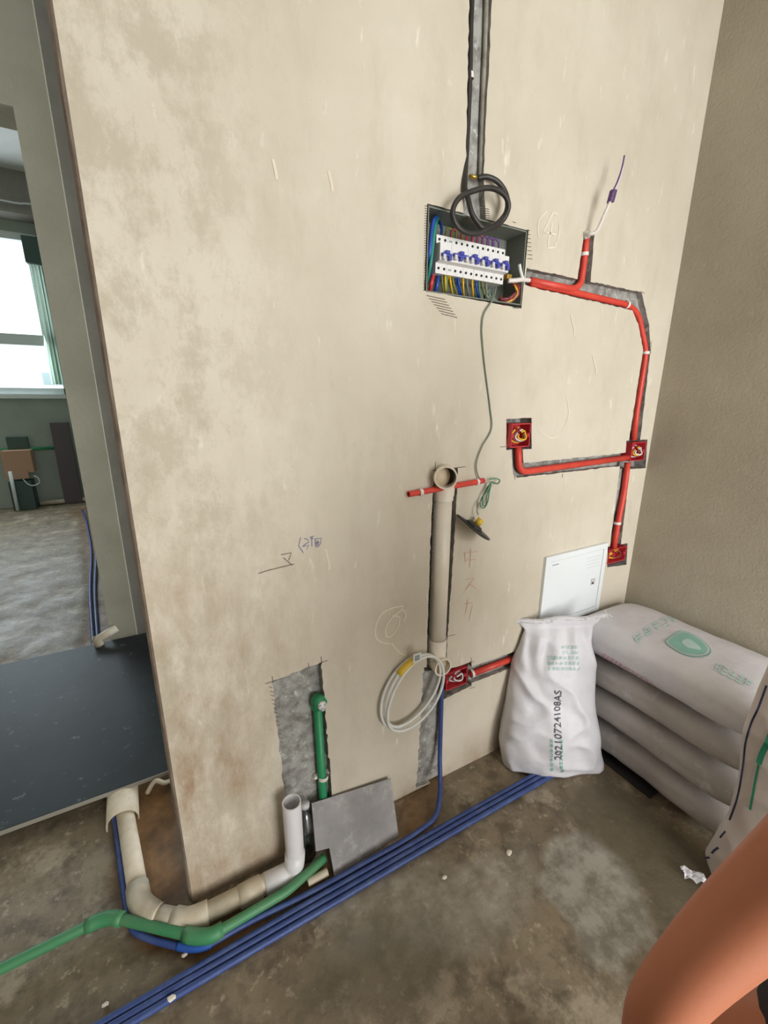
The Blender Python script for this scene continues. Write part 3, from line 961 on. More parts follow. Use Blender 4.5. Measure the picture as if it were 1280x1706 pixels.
def socket_box(label, tl, tr, bl, d, wires):
    A, B, C_ = PW(*tl, d), PW(*tr, d), PW(*bl, d)
    x0, x1, zt_, zb = A.x, B.x, (A.z+B.z)/2, C_.z
    th = thing('socket_box', label, 'socket box', ((x0+x1)/2, -d+0.045, zb))
    w = 0.003
    y0, y1 = -d, -d+0.046
    bm = bmesh.new()
    box(bm, (x0, y1-w, zb), (x1, y1, zt_))
    box(bm, (x0, y0, zb), (x0+w, y1-w, zt_))
    box(bm, (x1-w, y0, zb), (x1, y1-w, zt_))
    box(bm, (x0+w, y0, zb), (x1-w, y1-w, zb+w))
    box(bm, (x0+w, y0, zt_-w), (x1-w, y1-w, zt_))
    obj('box_shell', bm, M['red_box'], th)
    for s in (x0+w+0.004, x1-w-0.004):
        bx('screw_lug', (s-0.004, y0+0.002, (zb+zt_)/2-0.006), (s+0.004, y0+0.008, (zb+zt_)/2+0.006), M['red_box'], th)
    cx, cz = (x0+x1)/2, (zb+zt_)/2
    hw_, hh = (x1-x0)/2-0.010, (zt_-zb)/2-0.010
    for k, m in enumerate(wires):
        ph = k*0.7
        s = 1.0-0.13*k
        p = [(cx+hw_*0.85*s*math.cos(a_+ph*0.3)+0.004*k, y0+0.016-0.004*k+0.005*math.sin(2*a_+ph), cz+hh*0.85*s*math.sin(a_+ph*0.3)) for a_ in [PI*0.55-2*PI*i/12 for i in range(12)]]
        tb('wire', crom(p, 5), 0.0030, M[m], th, 6)
    return th
socket_box('red socket box proud of the wall at the left end of the lower conduit chase', z2(103, 938), z2(200, 924), z2(103, 1054), 0.018, ['w_yellow', 'w_maroon', 'w_white', 'w_yellow'])
socket_box('red socket box by the corner where three conduits meet', z2(715, 1030), z2(786, 1022), z2(713, 1122), 0.008, ['w_white', 'w_maroon', 'w_yellow', 'w_white'])
socket_box('lowest red socket box in the corner, yellow wires coiled inside, above the white cover', z2(597, 1567), z2(684, 1560), z2(592, 1645), 0.003, ['w_yellow', 'w_yellow', 'w_maroon'])
socket_box('dark red socket box low on the wall beside the white pipe outlet', z3(493, 1304), z3(612, 1268), z3(493, 1402), 0.006, ['w_maroon', 'w_white', 'w_maroon', 'w_white'])

# ================================================================== white drain pipe in the wall
dp = thing('wall_drain_pipe', 'cream white plastic pipe set upright in the wall chase, open elbow at each end', 'pipe', PW(735, 1100, 0))
yc = 0.008
def PY(u, v, y): return hit(u, v, (0, y, 0), (0, 1, 0))
top = PY(*z3(462, 290), yc)
bot = PY(*z3(447, 1118), yc)
xm = (top.x+bot.x)/2
R_ = 0.0285
tb('pipe', [(xm, yc, top.z), (xm, yc, bot.z)], R_, M['pvc'], dp, 28)
ring_band('collar', (xm, yc, top.z-0.004), (0, 0, 1), R_*1.10, 0.022, M['pvc'], dp, 28)
# upper elbow: opening centre
oc = PW(*z3(489, 192), 0.045)
el = fillet([(xm, yc, top.z), (xm+0.003, yc, oc.z), (oc.x, -0.045, oc.z)], 0.036, 8)
hollow_obj('upper_elbow', el, 0.0335, 0.0292, M['pvc'], dp, 28)
tb('elbow_inner', [(oc.x, -0.026, oc.z), (oc.x, -0.022, oc.z)], 0.0287, M['pvc_in'], dp, 24)
oc2 = PW(*z3(473, 1270), 0.036)
ring_band('collar', (xm, yc, bot.z-0.010), (0, 0, 1), R_*1.12, 0.05, M['pvc'], dp, 28)
el = fillet([(xm, yc, bot.z-0.02), (xm, yc, oc2.z), (oc2.x, -0.036, oc2.z)], 0.036, 8)
hollow_obj('lower_elbow', el, 0.0315, 0.0270, M['pvc'], dp, 28)
tb('elbow_inner', [(oc2.x, -0.022, oc2.z), (oc2.x, -0.018, oc2.z)], 0.0272, M['pvc_in'], dp, 24)

# ---- coil of white tubing
ct = thing('tubing_coil', 'coil of thin white tubing with yellow tape, hung on the lower pipe outlet', 'tubing', PW(684, 1200, 0.02))
ce = PW(*z3(290, 1405), 0.02)
for k, (sx_, sz_, ox, oz, dd) in enumerate(((1.0, 1.0, 0, 0, 0.016), (0.94, 0.97, 0.004, 0.004, 0.026), (0.97, 1.02, 0.010, -0.006, 0.034))):
    p = []
    for i in range(40):
        a_ = 2*PI*i/40
        # wall-plane circle through the outer rim
        p.append((ce.x+ox+0.107*sx_*math.cos(a_)+0.02*math.sin(a_), -dd-0.004*math.sin(a_*2+k), ce.z+oz+0.122*sz_*math.sin(a_)+0.012*math.cos(a_)))
    tb('tube_turn', p, 0.0048, M['w_white'], ct, 8, closed=True)
def coil_pt(a_, dd, s=0.98): return Vector((ce.x+0.004+0.107*s*math.cos(a_)+0.02*math.sin(a_), -dd, ce.z+0.122*s*math.sin(a_)+0.012*math.cos(a_)))
tb('yellow_tape', [coil_pt(a_, 0.025, 0.985) for a_ in (1.70, 1.85, 2.0, 2.15, 2.28)], 0.0115, M['tape_yellow'], ct, 12)
A, B, C_ = PW(*z3(303, 1196), 0.045), PW(*z3(346, 1186), 0.045), PW(*z3(303, 1246), 0.045)
bx('tag', (A.x, -0.046, C_.z), (B.x, -0.044, A.z), M['w_white'], ct)
bx('tag_print', (A.x+0.005, -0.0468, C_.z+0.007), (B.x-0.005, -0.0461, A.z-0.006), M['cover_line'], ct)

# ================================================================== green water pipe
gp = thing('green_water_pipe', 'green water pipe upright in the raw wall chase with a white plug on top', 'pipe', PF(535, 1431, 0.03))
yg = 0.010
gt = PY(*z4(457, 385), yg)
gbm = PY(*z4(492, 945), yg)
tb('upright', [(gt.x, yg, gt.z), (gbm.x, yg, gbm.z), (gbm.x+0.005, yg, 0.04)], 0.0130, M['green'], gp, 16)
el = fillet([(gt.x, yg, gt.z-0.02), (gt.x-0.001, yg, gt.z+0.012), (gt.x+0.002, -0.022, gt.z+0.012)], 0.02, 6)
tb('elbow', el, 0.0185, M['green'], gp, 18)
pc = Vector((gt.x+0.002, -0.022, gt.z+0.012))
tb('plug', [pc, pc+Vector((0, -0.010, 0))], 0.0125, M['w_white'], gp, 18)
for k in range(3):
    a_ = k*2*PI/3+0.5
    bx('plug_wing', (pc.x+0.009*math.cos(a_)-0.0035, -0.037, pc.z+0.009*math.sin(a_)-0.003), (pc.x+0.009*math.cos(a_)+0.0035, -0.031, pc.z+0.009*math.sin(a_)+0.003), M['breaker_g'], gp)
cl = PY(*z4(492, 830), yg)
ring_band('pipe_clip', (cl.x, yg, cl.z), (0, 0, 1), 0.0165, 0.012, M['white_clip'], gp)
bx('pipe_clip', (cl.x-0.026, yg+0.004, cl.z-0.005), (cl.x+0.026, yg+0.016, cl.z+0.005), M['white_clip'], gp)
zg = 0.030
gpx = [z6(-1500, 1750), z6(0, 1000), z6(440, 782), z6(500, 768), z6(870, 855), z6(935, 853), z6(1280, 650), z4(470, 1340), z4(500, 1310)]
gpts = [PF(*p, zg) for p in gpx]
gf = thing('green_floor_pipe', 'green plastic water pipe lying across the floor with two bends past the wall end', 'pipe', gpts[4])
tb('pipe', fillet(gpts, 0.02, 4), 0.0125, M['green_dusty'], gf, 14)
for i, (p, q_, r_) in enumerate(((1, 2, 3), (3, 4, 5))):
    A = gpts[p+0]; B = gpts[q_]; C_ = gpts[r_]
for i0 in (2, 4):
    A, B = gpts[i0], gpts[i0+1]
    d1 = (gpts[i0-1]-A).normalized(); d2 = (gpts[i0+2]-B).normalized()
    tb('elbow', fillet([A+d1*0.03, A, B, B+d2*0.03], 0.02, 5), 0.0172, M['green_dusty'], gf, 16)

# ================================================================== white floor drain
zp_ = 0.020
fd = thing('floor_drain_pipe', 'dirty cream drain pipe bending round the wall end to an open white stub', 'pipe', PF(330, 1540, 0))
stub_b = PF(484, 1452, zp_)
stub_b.y = min(stub_b.y, -0.045)
stub_t = PY(486, 1336, stub_b.y)
hollow_obj('open_stub', [(stub_t.x, stub_b.y, 0.065), (stub_t.x, stub_b.y, stub_t.z)], 0.0262, 0.0228, M['pvc_white'], fd, 28)
tb('stub_inside', [(stub_t.x, stub_b.y, 0.10), (stub_t.x, stub_b.y, 0.104)], 0.0226, M['pvc_in'], fd, 20)
dpx = [z6(540, 130), z6(553, 290), z6(622, 705), z6(690, 762), z6(830, 788), z6(905, 757), z6(1080, 672), z4(150, 1465), z4(262, 1400)]
dpts = [PF(*p, zp_) for p in dpx]
dpts[-1] = Vector((stub_t.x-0.05, stub_b.y, zp_))
path = dpts + [Vector((stub_t.x-0.006, stub_b.y-0.002, zp_)), Vector((stub_t.x, stub_b.y, 0.07))]
tb('run_by_doorway', fillet(dpts[:3], 0.01, 3), 0.0252, M['pvc_dirty'], fd, 24)
def along(a_, b__, l): return a_+(b__-a_).normalized()*l
e1 = fillet([along(dpts[2], dpts[1], 0.05), dpts[2]+Vector((0.0, -0.004, 0)), dpts[3], along(dpts[3], dpts[4], 0.01)], 0.03, 6)
tb('elbow', e1, 0.0292, M['pvc_dirty'], fd, 24)
tb('short_run', [dpts[3], dpts[4]], 0.0252, M['pvc_dirty'], fd, 24)
e2 = fillet([along(dpts[4], dpts[3], 0.035), dpts[4], dpts[5], along(dpts[5], dpts[6], 0.012)], 0.03, 6)
tb('elbow', e2, 0.0292, M['pvc_dirty'], fd, 24)
tb('run_by_wall', [dpts[5], dpts[7], dpts[8]], 0.0252, M['pvc_dirty'], fd, 24)
tb('coupling', [along(dpts[6], dpts[7], -0.01), along(dpts[6], dpts[7], 0.05)], 0.0288, M['pvc_dirty'], fd, 24)
tb('stub_elbow', fillet([dpts[8]+Vector((-0.04, 0, 0)), path[-2], path[-1]+Vector((0, 0, 0.012))], 0.035, 7), 0.0288, M['pvc_white'], fd, 24)
# protective half sleeve
sv0, sv1 = PF(*z6(540, 140), 0.040), PF(*z6(540, 255), 0.040)
sl = thing('pipe_sleeve', 'short wide cream plastic sleeve over the drain pipe under the slate slab', 'pipe', sv1)
bm = bmesh.new()
axd = (sv1-sv0).normalized()
sd_ = axd.cross(Vector((0, 0, 1))).normalized()
rows = []
for r_ in (0.047, 0.044):
    for e_ in (sv0-axd*0.25, sv1+axd*0.06):
        rows.append([bm.verts.new(Vector((e_.x, e_.y, 0.0))+r_*(math.cos(t_)*sd_+Vector((0, 0, 1))*math.sin(t_))+Vector((0, 0, 0.012))) for t_ in [-0.25+(PI+0.5)*k/20 for k in range(21)]])
for A, B in ((rows[0], rows[1]), (rows[2], rows[3]), (rows[0], rows[2]), (rows[1], rows[3])):
    for k in range(20):
        bm.faces.new((A[k], A[k+1], B[k+1], B[k]))
obj('sleeve', bm, M['pvc_dirty'], sl, True)
# small curved offcut near the wall end
A = PF(*z6(655, 215), 0.01)
B = PF(*z6(735, 170), 0.03)
oc_ = tb('pipe_offcut', crom([A, (A+B)/2+Vector((0, 0, 0.03)), B, B+Vector((0.05, 0.02, -0.01))], 6), 0.008, M['pvc_dirty'], None, 12)
tag(oc_, 'short curved cream tube end poking from the dirt behind the wall end', 'tube')

# ================================================================== blue conduits
bgrp = 'blue conduits laid side by side on the floor'
for k, lab in enumerate(('innermost of the three blue conduits laid side by side on the floor, nearest the wall', 'middle one of the three blue conduits laid side by side on the floor', 'outermost of the three blue conduits laid side by side on the floor')):
    y = -0.1625-0.0162*k
    p = []
    for i in range(24):
        x = -1.15+2.36*i/23
        p.append((x, y+0.003*math.sin(x*2.3+0.4)+0.0003*math.sin(x*9+k), 0.0095+0.0006*math.sin(x*7+k)))
    o = tb('blue_conduit', crom(p, 3), 0.0079, M['blue'], None, 12)
    tag(o, lab, 'conduit', bgrp)
bc = thing('blue_conduit_drop', 'blue conduit dropping from the wall pipe outlet, running along the floor and into the doorway', 'conduit', PF(733, 1345, 0.01))
pl_ = [PW(736, 1140, -0.002), PW(734, 1220, 0.006), PY(733, 1262, -0.020), PY(733.5, 1298, -0.050), PY(733, 1325, -0.086), PF(729, 1351, 0.016), PF(719, 1368, 0.011), PF(700, 1383, 0.010), PF(670, 1403, 0.010),
       Vector((0.42, -0.140, 0.0095)), Vector((0.25, -0.139, 0.0095)), Vector((0.08, -0.128, 0.0095))]
for p in (z6(920, 895), z6(860, 905), z6(780, 895), z6(630, 850), z6(575, 790), z6(548, 640), z6(528, 480), z6(508, 320), z6(495, 200)):
    pl_.append(PF(*p, 0.010))
tb('conduit', crom(pl_, 6), 0.0082, M['blue'], bc, 12)
q1 = [PF(*p, 0.0105) for p in (z6(940, 885), z6(900, 900), z6(850, 905), z6(790, 895))]
tb('bright_sleeve', crom(q1, 5), 0.0100, M['blue_b'], bc, 12)

def chip(u, v, z, sz, lab):
    bm_ = bmesh.new()
    bmesh.ops.create_icosphere(bm_, subdivisions=1, radius=1)
    c = PF(u, v, z)
    for vv in bm_.verts:
        k = 1+0.35*noise.noise(vv.co*1.7+Vector((u, v, 0)))
        vv.co = Vector((vv.co.x*sz*1.5*k, vv.co.y*sz*k, vv.co.z*sz*0.55*k+sz*0.4))+c
    tag(obj('plaster_chip', bm_, M['pvc']), lab, 'chip', 'plaster chips on the floor')
chip(308, 1592, 0.0, 0.006, 'pale plaster chip on the dirt between the green pipe bend and blue conduits')
chip(286, 1664, 0.017, 0.007, 'pale plaster chip lying on top of the three blue conduits')
chip(176, 1675, 0.0, 0.006, 'pale plaster chip on bare floor near the outgoing blue conduits')
chip(741, 1463, 0.0, 0.006, 'small pale plaster chip on the open floor in front of the blue conduits')
chip(848, 1422, 0.0, 0.008, 'flat pale plaster chip on the floor in front of the upright sack')
# ================================================================== tile, bottle, offcut
tA, tB_ = PF(557.5, 1460.5, 0.0), PF(664, 1393, 0.0)
tT = PW(590, 1316.5, 0.012)
tn = (tB_-tA).cross(tT-tA).normalized()
if tn.y > 0: tn = -tn
tile_px = [z4(425, 990), z4(893, 842), z4(940, 1185), z4(560, 1425), z4(530, 1255), z4(450, 1275)]
P = [hit(u, v, tA, tn) for u, v in tile_px]
bm = bmesh.new()
va = [bm.verts.new(p) for p in P]
vb = [bm.verts.new(p-tn*0.009) for p in P]
bm.faces.new(va)
bm.faces.new(vb[::-1])
for i in range(len(P)):
    j = (i+1) % len(P)
    bm.faces.new((va[i], va[j], vb[j], vb[i]))
tag(obj('floor_tile', bm, M['tile']), 'notched grey square tile leaning on the wall over the green pipe chase', 'tile')

bo = thing('plastic_bottle', 'crushed clear plastic bottle squeezed between the white stub and the grey tile', 'bottle', PF(513, 1440, 0.0))
bb_ = PF(514, 1432, 0.0)
bcx, bcy = bb_.x, max(-0.03, bb_.y)
prof = [(0.0, 0.020), (0.004, 0.026), (0.03, 0.027), (0.06, 0.024), (0.09, 0.027), (0.12, 0.025), (0.145, 0.014), (0.152, 0.0115), (0.165, 0.0115)]
bm = bmesh.new()
pr_ = None
for z, r in prof:
    cur = [bm.verts.new((bcx+0.05*z+r*(1+0.08*math.sin(5*k+z*80))*math.cos(2*PI*k/20), bcy+0.12*z+r*math.sin(2*PI*k/20), z+0.001)) for k in range(20)]
    if pr_:
        for k in range(20):
            bm.faces.new((pr_[k], pr_[(k+1) % 20], cur[(k+1) % 20], cur[k]))
    else:
        bm.faces.new(cur[::-1])
    pr_ = cur
obj('bottle_body', bm, M['clear'], bo, True)
tb('bottle_cap', [(bcx+0.008, bcy+0.020, 0.164), (bcx+0.009, bcy+0.022, 0.178)], 0.0135, M['breaker_g'], bo, 16)
tb('bottle_base', [(bcx, bcy, 0.003), (bcx, bcy, 0.010)], 0.0245, M['dark'], bo, 20)
A, B = PF(513, 1471, 0.012), PF(550, 1464, 0.012)
A.y = B.y = -0.112
po = hollow_obj('plastic_pipe_offcut', [A, B], 0.0110, 0.0092, M['pvc_dirty'], None, 20)
tag(po, 'short cream pipe offcut lying in front of the grey tile', 'pipe')

# ================================================================== white cover
A, B = PW(908.5, 927, 0.004), PW(1011, 904.5, 0.004)
x0, x1, zt_ = A.x, B.x, (A.z+B.z)/2
zb = zt_-0.30
cv = thing('wall_cover', 'white steel cover of a low wall box behind the upright sack', 'cover', ((x0+x1)/2, 0, zb))
bm = bmesh.new()
fw_ = 0.022
for a_, b2 in (((x0, zb), (x1, zb+fw_)), ((x0, zt_-fw_), (x1, zt_)), ((x0, zb+fw_), (x0+fw_, zt_-fw_)), ((x1-fw_, zb+fw_), (x1, zt_-fw_))):
    box(bm, (a_[0], -0.012, a_[1]), (b2[0], -0.0005, b2[1]))
obj('cover_frame', bm, M['cover'], cv)
dr = bx('cover_door', (x0+fw_+0.0015, -0.0105, zb+fw_+0.0015), (x1-fw_-0.0015, -0.001, zt_-fw_-0.0015), M['cover'], cv)
bx('door_shadow_gap', (x0+fw_-0.0005, -0.0095, zb+fw_-0.0005), (x1-fw_+0.0005, -0.002, zt_-fw_+0.0005), M['cover_line'], cv)
lk = PW(988, 969, 0.011)
bx('lock', (lk.x-0.012, -0.0135, lk.z-0.012), (lk.x+0.012, -0.0105, lk.z+0.014), M['breaker_g'], cv, 0.001)
tb('lock_key_slot', [(lk.x-0.004, -0.0136, lk.z-0.004), (lk.x-0.004, -0.0150, lk.z-0.004)], 0.005, M['hole'], cv, 12)
lg = PW(926, 941, 0.011)
bx('nameplate', (lg.x-0.016, -0.0112, lg.z-0.002), (lg.x+0.018, -0.0106, lg.z+0.002), M['cover_line'], cv)
bm = bmesh.new()
for i in range(6):
    for j in range(4):
        x = x1-fw_-0.02-0.014*i
        z = zt_-fw_-0.025-0.014*j
        box(bm, (x-0.004, -0.0108, z-0.0012), (x+0.004, -0.0104, z+0.0012))
v_o = obj('vent_slots', bm, M['breaker_g'], cv)
v_o['kind'] = 'stuff'

# ================================================================== sacks
def text_mesh(s, size):
    cu = bpy.data.curves.new('txt', 'FONT')
    cu.body = s
    cu.size = size
    cu.resolution_u = 2
    cu.offset = 0.006*size
    o = bpy.data.objects.new('txt', cu)
    COL.objects.link(o)
    dg = bpy.context.evaluated_depsgraph_get()
    me = bpy.data.meshes.new_from_object(o.evaluated_get(dg))
    bpy.data.objects.remove(o)
    bpy.data.curves.remove(cu)
    return me
def block_glyph(bm, f, s, h, w, t_, seed):
    """a worn, unreadable stencil character drawn as a few bars; f maps (s,h) to the surface"""
    rn = random.Random(seed)
    bars = []
    for k in range(3):
        y = (k+0.5)/3
        if rn.random() < 0.8:
            bars.append((0.05, y-0.09, 0.95, y+0.09))
    bars.append((rn.choice((0.1, 0.4, 0.7)), 0.05, 0, 0.95))
    bars[-1] = (bars[-1][0], 0.05, bars[-1][0]+0.2, 0.95)
    if rn.random() < 0.6:
        bars.append((0.72, 0.1, 0.9, 0.9))
    for (a0, b0, a1, b1) in bars:
        n = 3
        for i in range(n):
            p0_, p1_ = a0+(a1-a0)*i/n, a0+(a1-a0)*(i+1)/n
            q_ = [f(s+p*w, h+qq*t_) for p, qq in ((p0_, b0), (p1_, b0), (p1_, b1), (p0_, b1))]
            bm.faces.new([bm.verts.new(x) for x in q_])

class StandingBag:
    """upright filled sack: rows of (left, right) outline points on the sack's own leaning plane, inflated front and back"""
    def __init__(s, O, N, rows, thick, seed, wr=0.006, flat=0.75):
        s.O, s.N = Vector(O), Vector(N).normalized()
        s.R = Vector((0, 0, 1)).cross(s.N).normalized()
        s.U = s.N.cross(s.R).normalized()
        s.rows, s.thick, s.seed, s.wr, s.flat = rows, thick, seed, wr, flat
        s.slant = 0.0
    def row(s, h):
        r = s.rows
        if h <= r[0][0]: return r[0][1:] + (s.thick(0),)
        for i in range(len(r)-1):
            if r[i][0] <= h <= r[i+1][0]:
                t_ = (h-r[i][0])/(r[i+1][0]-r[i][0])
                t2 = t_*t_*(3-2*t_)*0.5+t_*0.5
                return (r[i][1]+(r[i+1][1]-r[i][1])*t2, r[i][2]+(r[i+1][2]-r[i][2])*t2, s.thick(h/r[-1][0]))
        return r[-1][1:] + (s.thick(1),)
    def pt(s, h, phi, off=0.0):
        l, r, th = s.row(h)
        m, hw_ = (l+r)/2, (r-l)/2
        c, sn_ = math.cos(phi), math.sin(phi)
        a_ = m+hw_*math.copysign(abs(c)**0.75, c)
        d = th*math.copysign(abs(sn_)**s.flat, sn_)
        p = s.O+s.R*a_+s.U*h
        Hh = s.rows[-1][0] if s.rows else 1
        p = p+s.U*(s.slant*(a_-m)*(h/Hh)**4)
        rg = 1-abs(noise.noise(Vector((a_*7+h*5, h*9-a_*3, s.seed+2))))*2.2
        tp = max(0.0, h/Hh-0.62)/0.38
        nz = noise.noise(Vector((a_*9, h*5, s.seed)))*1.0+0.5*noise.noise(Vector((a_*18+h*9, h*14-a_*6, s.seed+9)))+0.9*max(0, rg)**2
        nz += tp*1.3*math.sin(a_*95+3*noise.noise(Vector((a_*6, h*6, 1))))*(1-tp*0.5)
        k = min(1, th/0.05)
        out = s.N*(d+(math.copysign(1, sn_) if abs(sn_) > 1e-6 else 0)*nz*s.wr*k*min(1, abs(sn_)*2))
        p = p+out+s.N*off
        return p
    def front(s, a_, h, off=0.0012):
        l, r, th = s.row(h)
        m, hw_ = (l+r)/2, (r-l)/2
        q_ = max(-0.98, min(0.98, (a_-m)/hw_))
        c = math.copysign(abs(q_)**(1/0.75), q_)
        return s.pt(h, math.acos(c), off)
    def coords(s, u, v):
        p = hit(u, v, s.O, s.N)-s.O
        return p.dot(s.R), p.dot(s.U)
    def find(s, u, v):
        a_, h = s.coords(u, v)
        for _ in range(8):
            p = s.front(a_, h, 0.0)
            q_ = hit(u, v, p, s.N)
            d = q_-p
            a_ += d.dot(s.R)*0.9
            h += d.dot(s.U)*0.9
        return a_, h
    def mesh(s, nh=90, nseg=96):
        bm = bmesh.new()
        Hh = s.rows[-1][0]
        prev = None
        for i in range(nh+1):
            h = Hh*i/nh
            cur = [bm.verts.new(s.pt(h, 2*PI*(k+0.5)/nseg)) for k in range(nseg)]
            for v in cur:
                if v.co.z < 0.003: v.co.z = 0.003
            if prev:
                for k in range(nseg):
                    bm.faces.new((prev[k], prev[(k+1) % nseg], cur[(k+1) % nseg], cur[k]))
            else:
                bm.faces.new(cur[::-1])
            prev = cur
        bm.faces.new(prev)
        return bm

base_mid = (PF(829, 1297)+PF(1008, 1300))/2
vdir = Vector((base_mid.x-CAM.x, base_mid.y-CAM.y, 0)).normalized()
N0 = Vector((-vdir.x, -vdir.y, 0))
bR = (PF(1008, 1300)-PF(829, 1297)); bR.z = 0
Nh = Vector((bR.y, -bR.x, 0)).normalized()
if Nh.dot(N0) < 0: Nh = -Nh
Ob = base_mid-Nh*0.075
Ob.z = 0
Nb = (Nh+Vector((0, 0, 0.16))).normalized()
sb = StandingBag(Ob, Nb, [], lambda t_: 0.0, 3.1, 0.016)
def brow(l, r):
    a_ = sb.coords(*l); b2 = sb.coords(*r)
    return ((a_[1]+b2[1])/2, a_[0], b2[0])
out = [((832, 1296), (1006, 1294)), ((825, 1277), (1010, 1277)), ((833, 1229), (996, 1240)), ((845, 1161), (988, 1161)), ((853, 1097), (991, 1112)), ((868, 1068), (984, 1067)), ((874, 1052), (988, 1040)), ((866, 1046), (1000, 1026)), ((856, 1040), (1004, 1020))]
rows = [brow(*x) for x in out]
h0 = rows[0][0]
rows = [(h, l, r) for h, l, r in rows]
rows = [(0.0, rows[0][1]+0.01, rows[0][2]-0.01)]+[r for r in rows if r[0] > 0.02]
sb.rows = rows
def bth(t_):
    if t_ < 0.12: return 0.066+0.02*(t_/0.12)
    return 0.006+0.080*max(0, 1-((t_-0.12)/0.82)**1.8)**0.75 if t_ < 0.94 else 0.006
sb.thick = bth
sb.slant = 0.075
up = thing('upright_sack', 'white woven sack standing upright against the wall, seam frayed, printed with a black number', 'sack', Ob)
bo_ = obj('sack_body', sb.mesh(), M['bag'], up, True)
Ht = rows[-1][0]
# frayed top seam
bm = bmesh.new()
sm_ = (rows[-1][1]+rows[-1][2])/2
sp_ = [sb.O+sb.R*a_+sb.U*(Ht-0.004+0.004*math.sin(a_*40)+sb.slant*(a_-sm_)) for a_ in [rows[-1][1]-0.02+(rows[-1][2]-rows[-1][1]+0.03)*i/24 for i in range(25)]]
tube(bm, sp_, 0.0095, 8)
obj('seam', bm, M['bag'], up, True)
bm = bmesh.new()
for i in range(130):
    p = random.choice(sp_)+Vector((random.uniform(-.01, .01), random.uniform(-.006, .006), 0))
    L_ = random.uniform(0.008, 0.022)
    d = Vector((random.uniform(-1, 1), random.uniform(-1, 0.4), random.uniform(-0.3, 1.2))).normalized()
    tube(bm, [p, p+d*L_*0.5, p+d*L_+Vector((0, 0, -0.004))], 0.0009, 4)
for k in range(6):
    p = sp_[-1]+Vector((0, 0, 0.004))
    d = Vector((random.uniform(0, 1), random.uniform(-0.6, 0.2), random.uniform(-1.2, 0.6))).normalized()
    tube(bm, [p, p+d*0.016, p+d*0.026+Vector((0, 0, -0.008))], 0.0013, 4)
fr = obj('frayed_threads', bm, M['w_white'], up)
fr['kind'] = 'stuff'
# black batch number printed upwards
me = text_mesh('20210724108AS', 1.0)
xs_ = [v.co.x for v in me.vertices]; ys_ = [v.co.y for v in me.vertices]
tx0, tx1, ty0, ty1 = min(xs_), max(xs_), min(ys_), max(ys_)
def z8(x, y): return (880+x/7.75, 1080+y/7.75)
a0 = sb.find(*z8(385, 1435)); a1 = sb.find(*z8(385, 540))
l0 = sb.find(*z8(332, 1000)); l1 = sb.find(*z8(437, 1000))
for v in me.vertices:
    t_ = (v.co.x-tx0)/(tx1-tx0)
    w = (v.co.y-ty0)/(ty1-ty0)-0.5
    ca = a0[0]+(a1[0]-a0[0])*t_ - w*(l1[0]-l0[0])*0.85
    ch = a0[1]+(a1[1]-a0[1])*t_
    v.co = sb.front(ca, ch, 0.0022)
link('batch_number', me, M['ink_black'], up)
# pale green print: two upright lines below, a worn block above
bm = bmesh.new()
for (xx, ya, yb, n, wpx) in ((300, 1590, 1150, 7, 45), (428, 1600, 1170, 9, 48)):
    for k in range(n):
        y = ya+(yb-ya)*k/n
        c0 = sb.find(*z8(xx-wpx/2, y)); c1_ = sb.find(*z8(xx+wpx/2, y))
        hh = (sb.find(*z8(xx, y-(ya-yb)/n*0.78))[1]-c0[1])
        block_glyph(bm, lambda s_, h_: sb.front(s_, h_, 0.0014), c0[0], c0[1], c1_[0]-c0[0], hh, k+int(xx))
obj('green_print', bm, M['ink_green_d'], up)
bm = bmesh.new()
for r_ in range(5):
    for k in range(8):
        x = 290+r_*3+k*18.5; y = 520+r_*24
        if r_ < 2 and k < 4: continue
        c0 = sb.find(*z5(x, y+16)); c1_ = sb.find(*z5(x+15, y))
        block_glyph(bm, lambda s_, h_: sb.front(s_, h_, 0.0014), c0[0], c0[1], c1_[0]-c0[0], c1_[1]-c0[1], r_*20+k)
obj('green_print', bm, M['ink_green'], up)

# ---- four sacks stacked flat in the corner
class LyingBag:
    def __init__(s, c, L_, W_, Hh, rot, seed, ex=0.5):
        s.c, s.L, s.W, s.H, s.rot, s.seed, s.ex = Vector(c), L_/2, W_/2, Hh/2, rot, seed, ex
    def pt(s, a_, th, off=0.0):
        aa = max(0.0, 1-abs(a_)**5)
        hh = s.H*0.985*(0.16+0.84*aa**0.6)
        hw_ = s.W*(0.94+0.06*aa-0.05*math.cos(a_*3.0))
        c, sn_ = math.cos(th), math.sin(th)
        rho = (abs(c)**3.4+abs(sn_)**3.4)**(-1/3.4)
        x = hw_*rho*c
        z = hh*rho*sn_
        nz = noise.noise(Vector((a_*4+s.seed, c*2.2, sn_*2.2+s.seed)))*0.006+noise.noise(Vector((a_*10, c*5, sn_*5+s.seed+4)))*0.004
        y = a_*s.L
        p = Vector((x*(1+nz*2.2)+off*c, y, z*(1+nz*5)+off*sn_))
        cr, sr = math.cos(s.rot), math.sin(s.rot)
        return s.c+Vector((p.x*cr-p.y*sr, p.x*sr+p.y*cr, p.z))
    def mesh(s, na=48, nt=48):
        bm = bmesh.new()
        prev = None
        for i in range(na+1):
            a_ = -1+2*i/na
            a_ = math.copysign(1-(1-abs(a_))**1.5, a_)
            cur = [bm.verts.new(s.pt(a_, 2*PI*k/nt)) for k in range(nt)]
            if prev:
                for k in range(nt):
                    bm.faces.new((prev[k], prev[(k+1) % nt], cur[(k+1) % nt], cur[k]))
            else:
                bm.faces.new(cur[::-1])
            prev = cur
        bm.faces.new(prev)
        return bm
def project(p):
    d = p-CAM
    w = d.dot(FW)
    return (d.dot(RT)/w*F_PX+640, d.dot(DN)/w*F_PX+853)
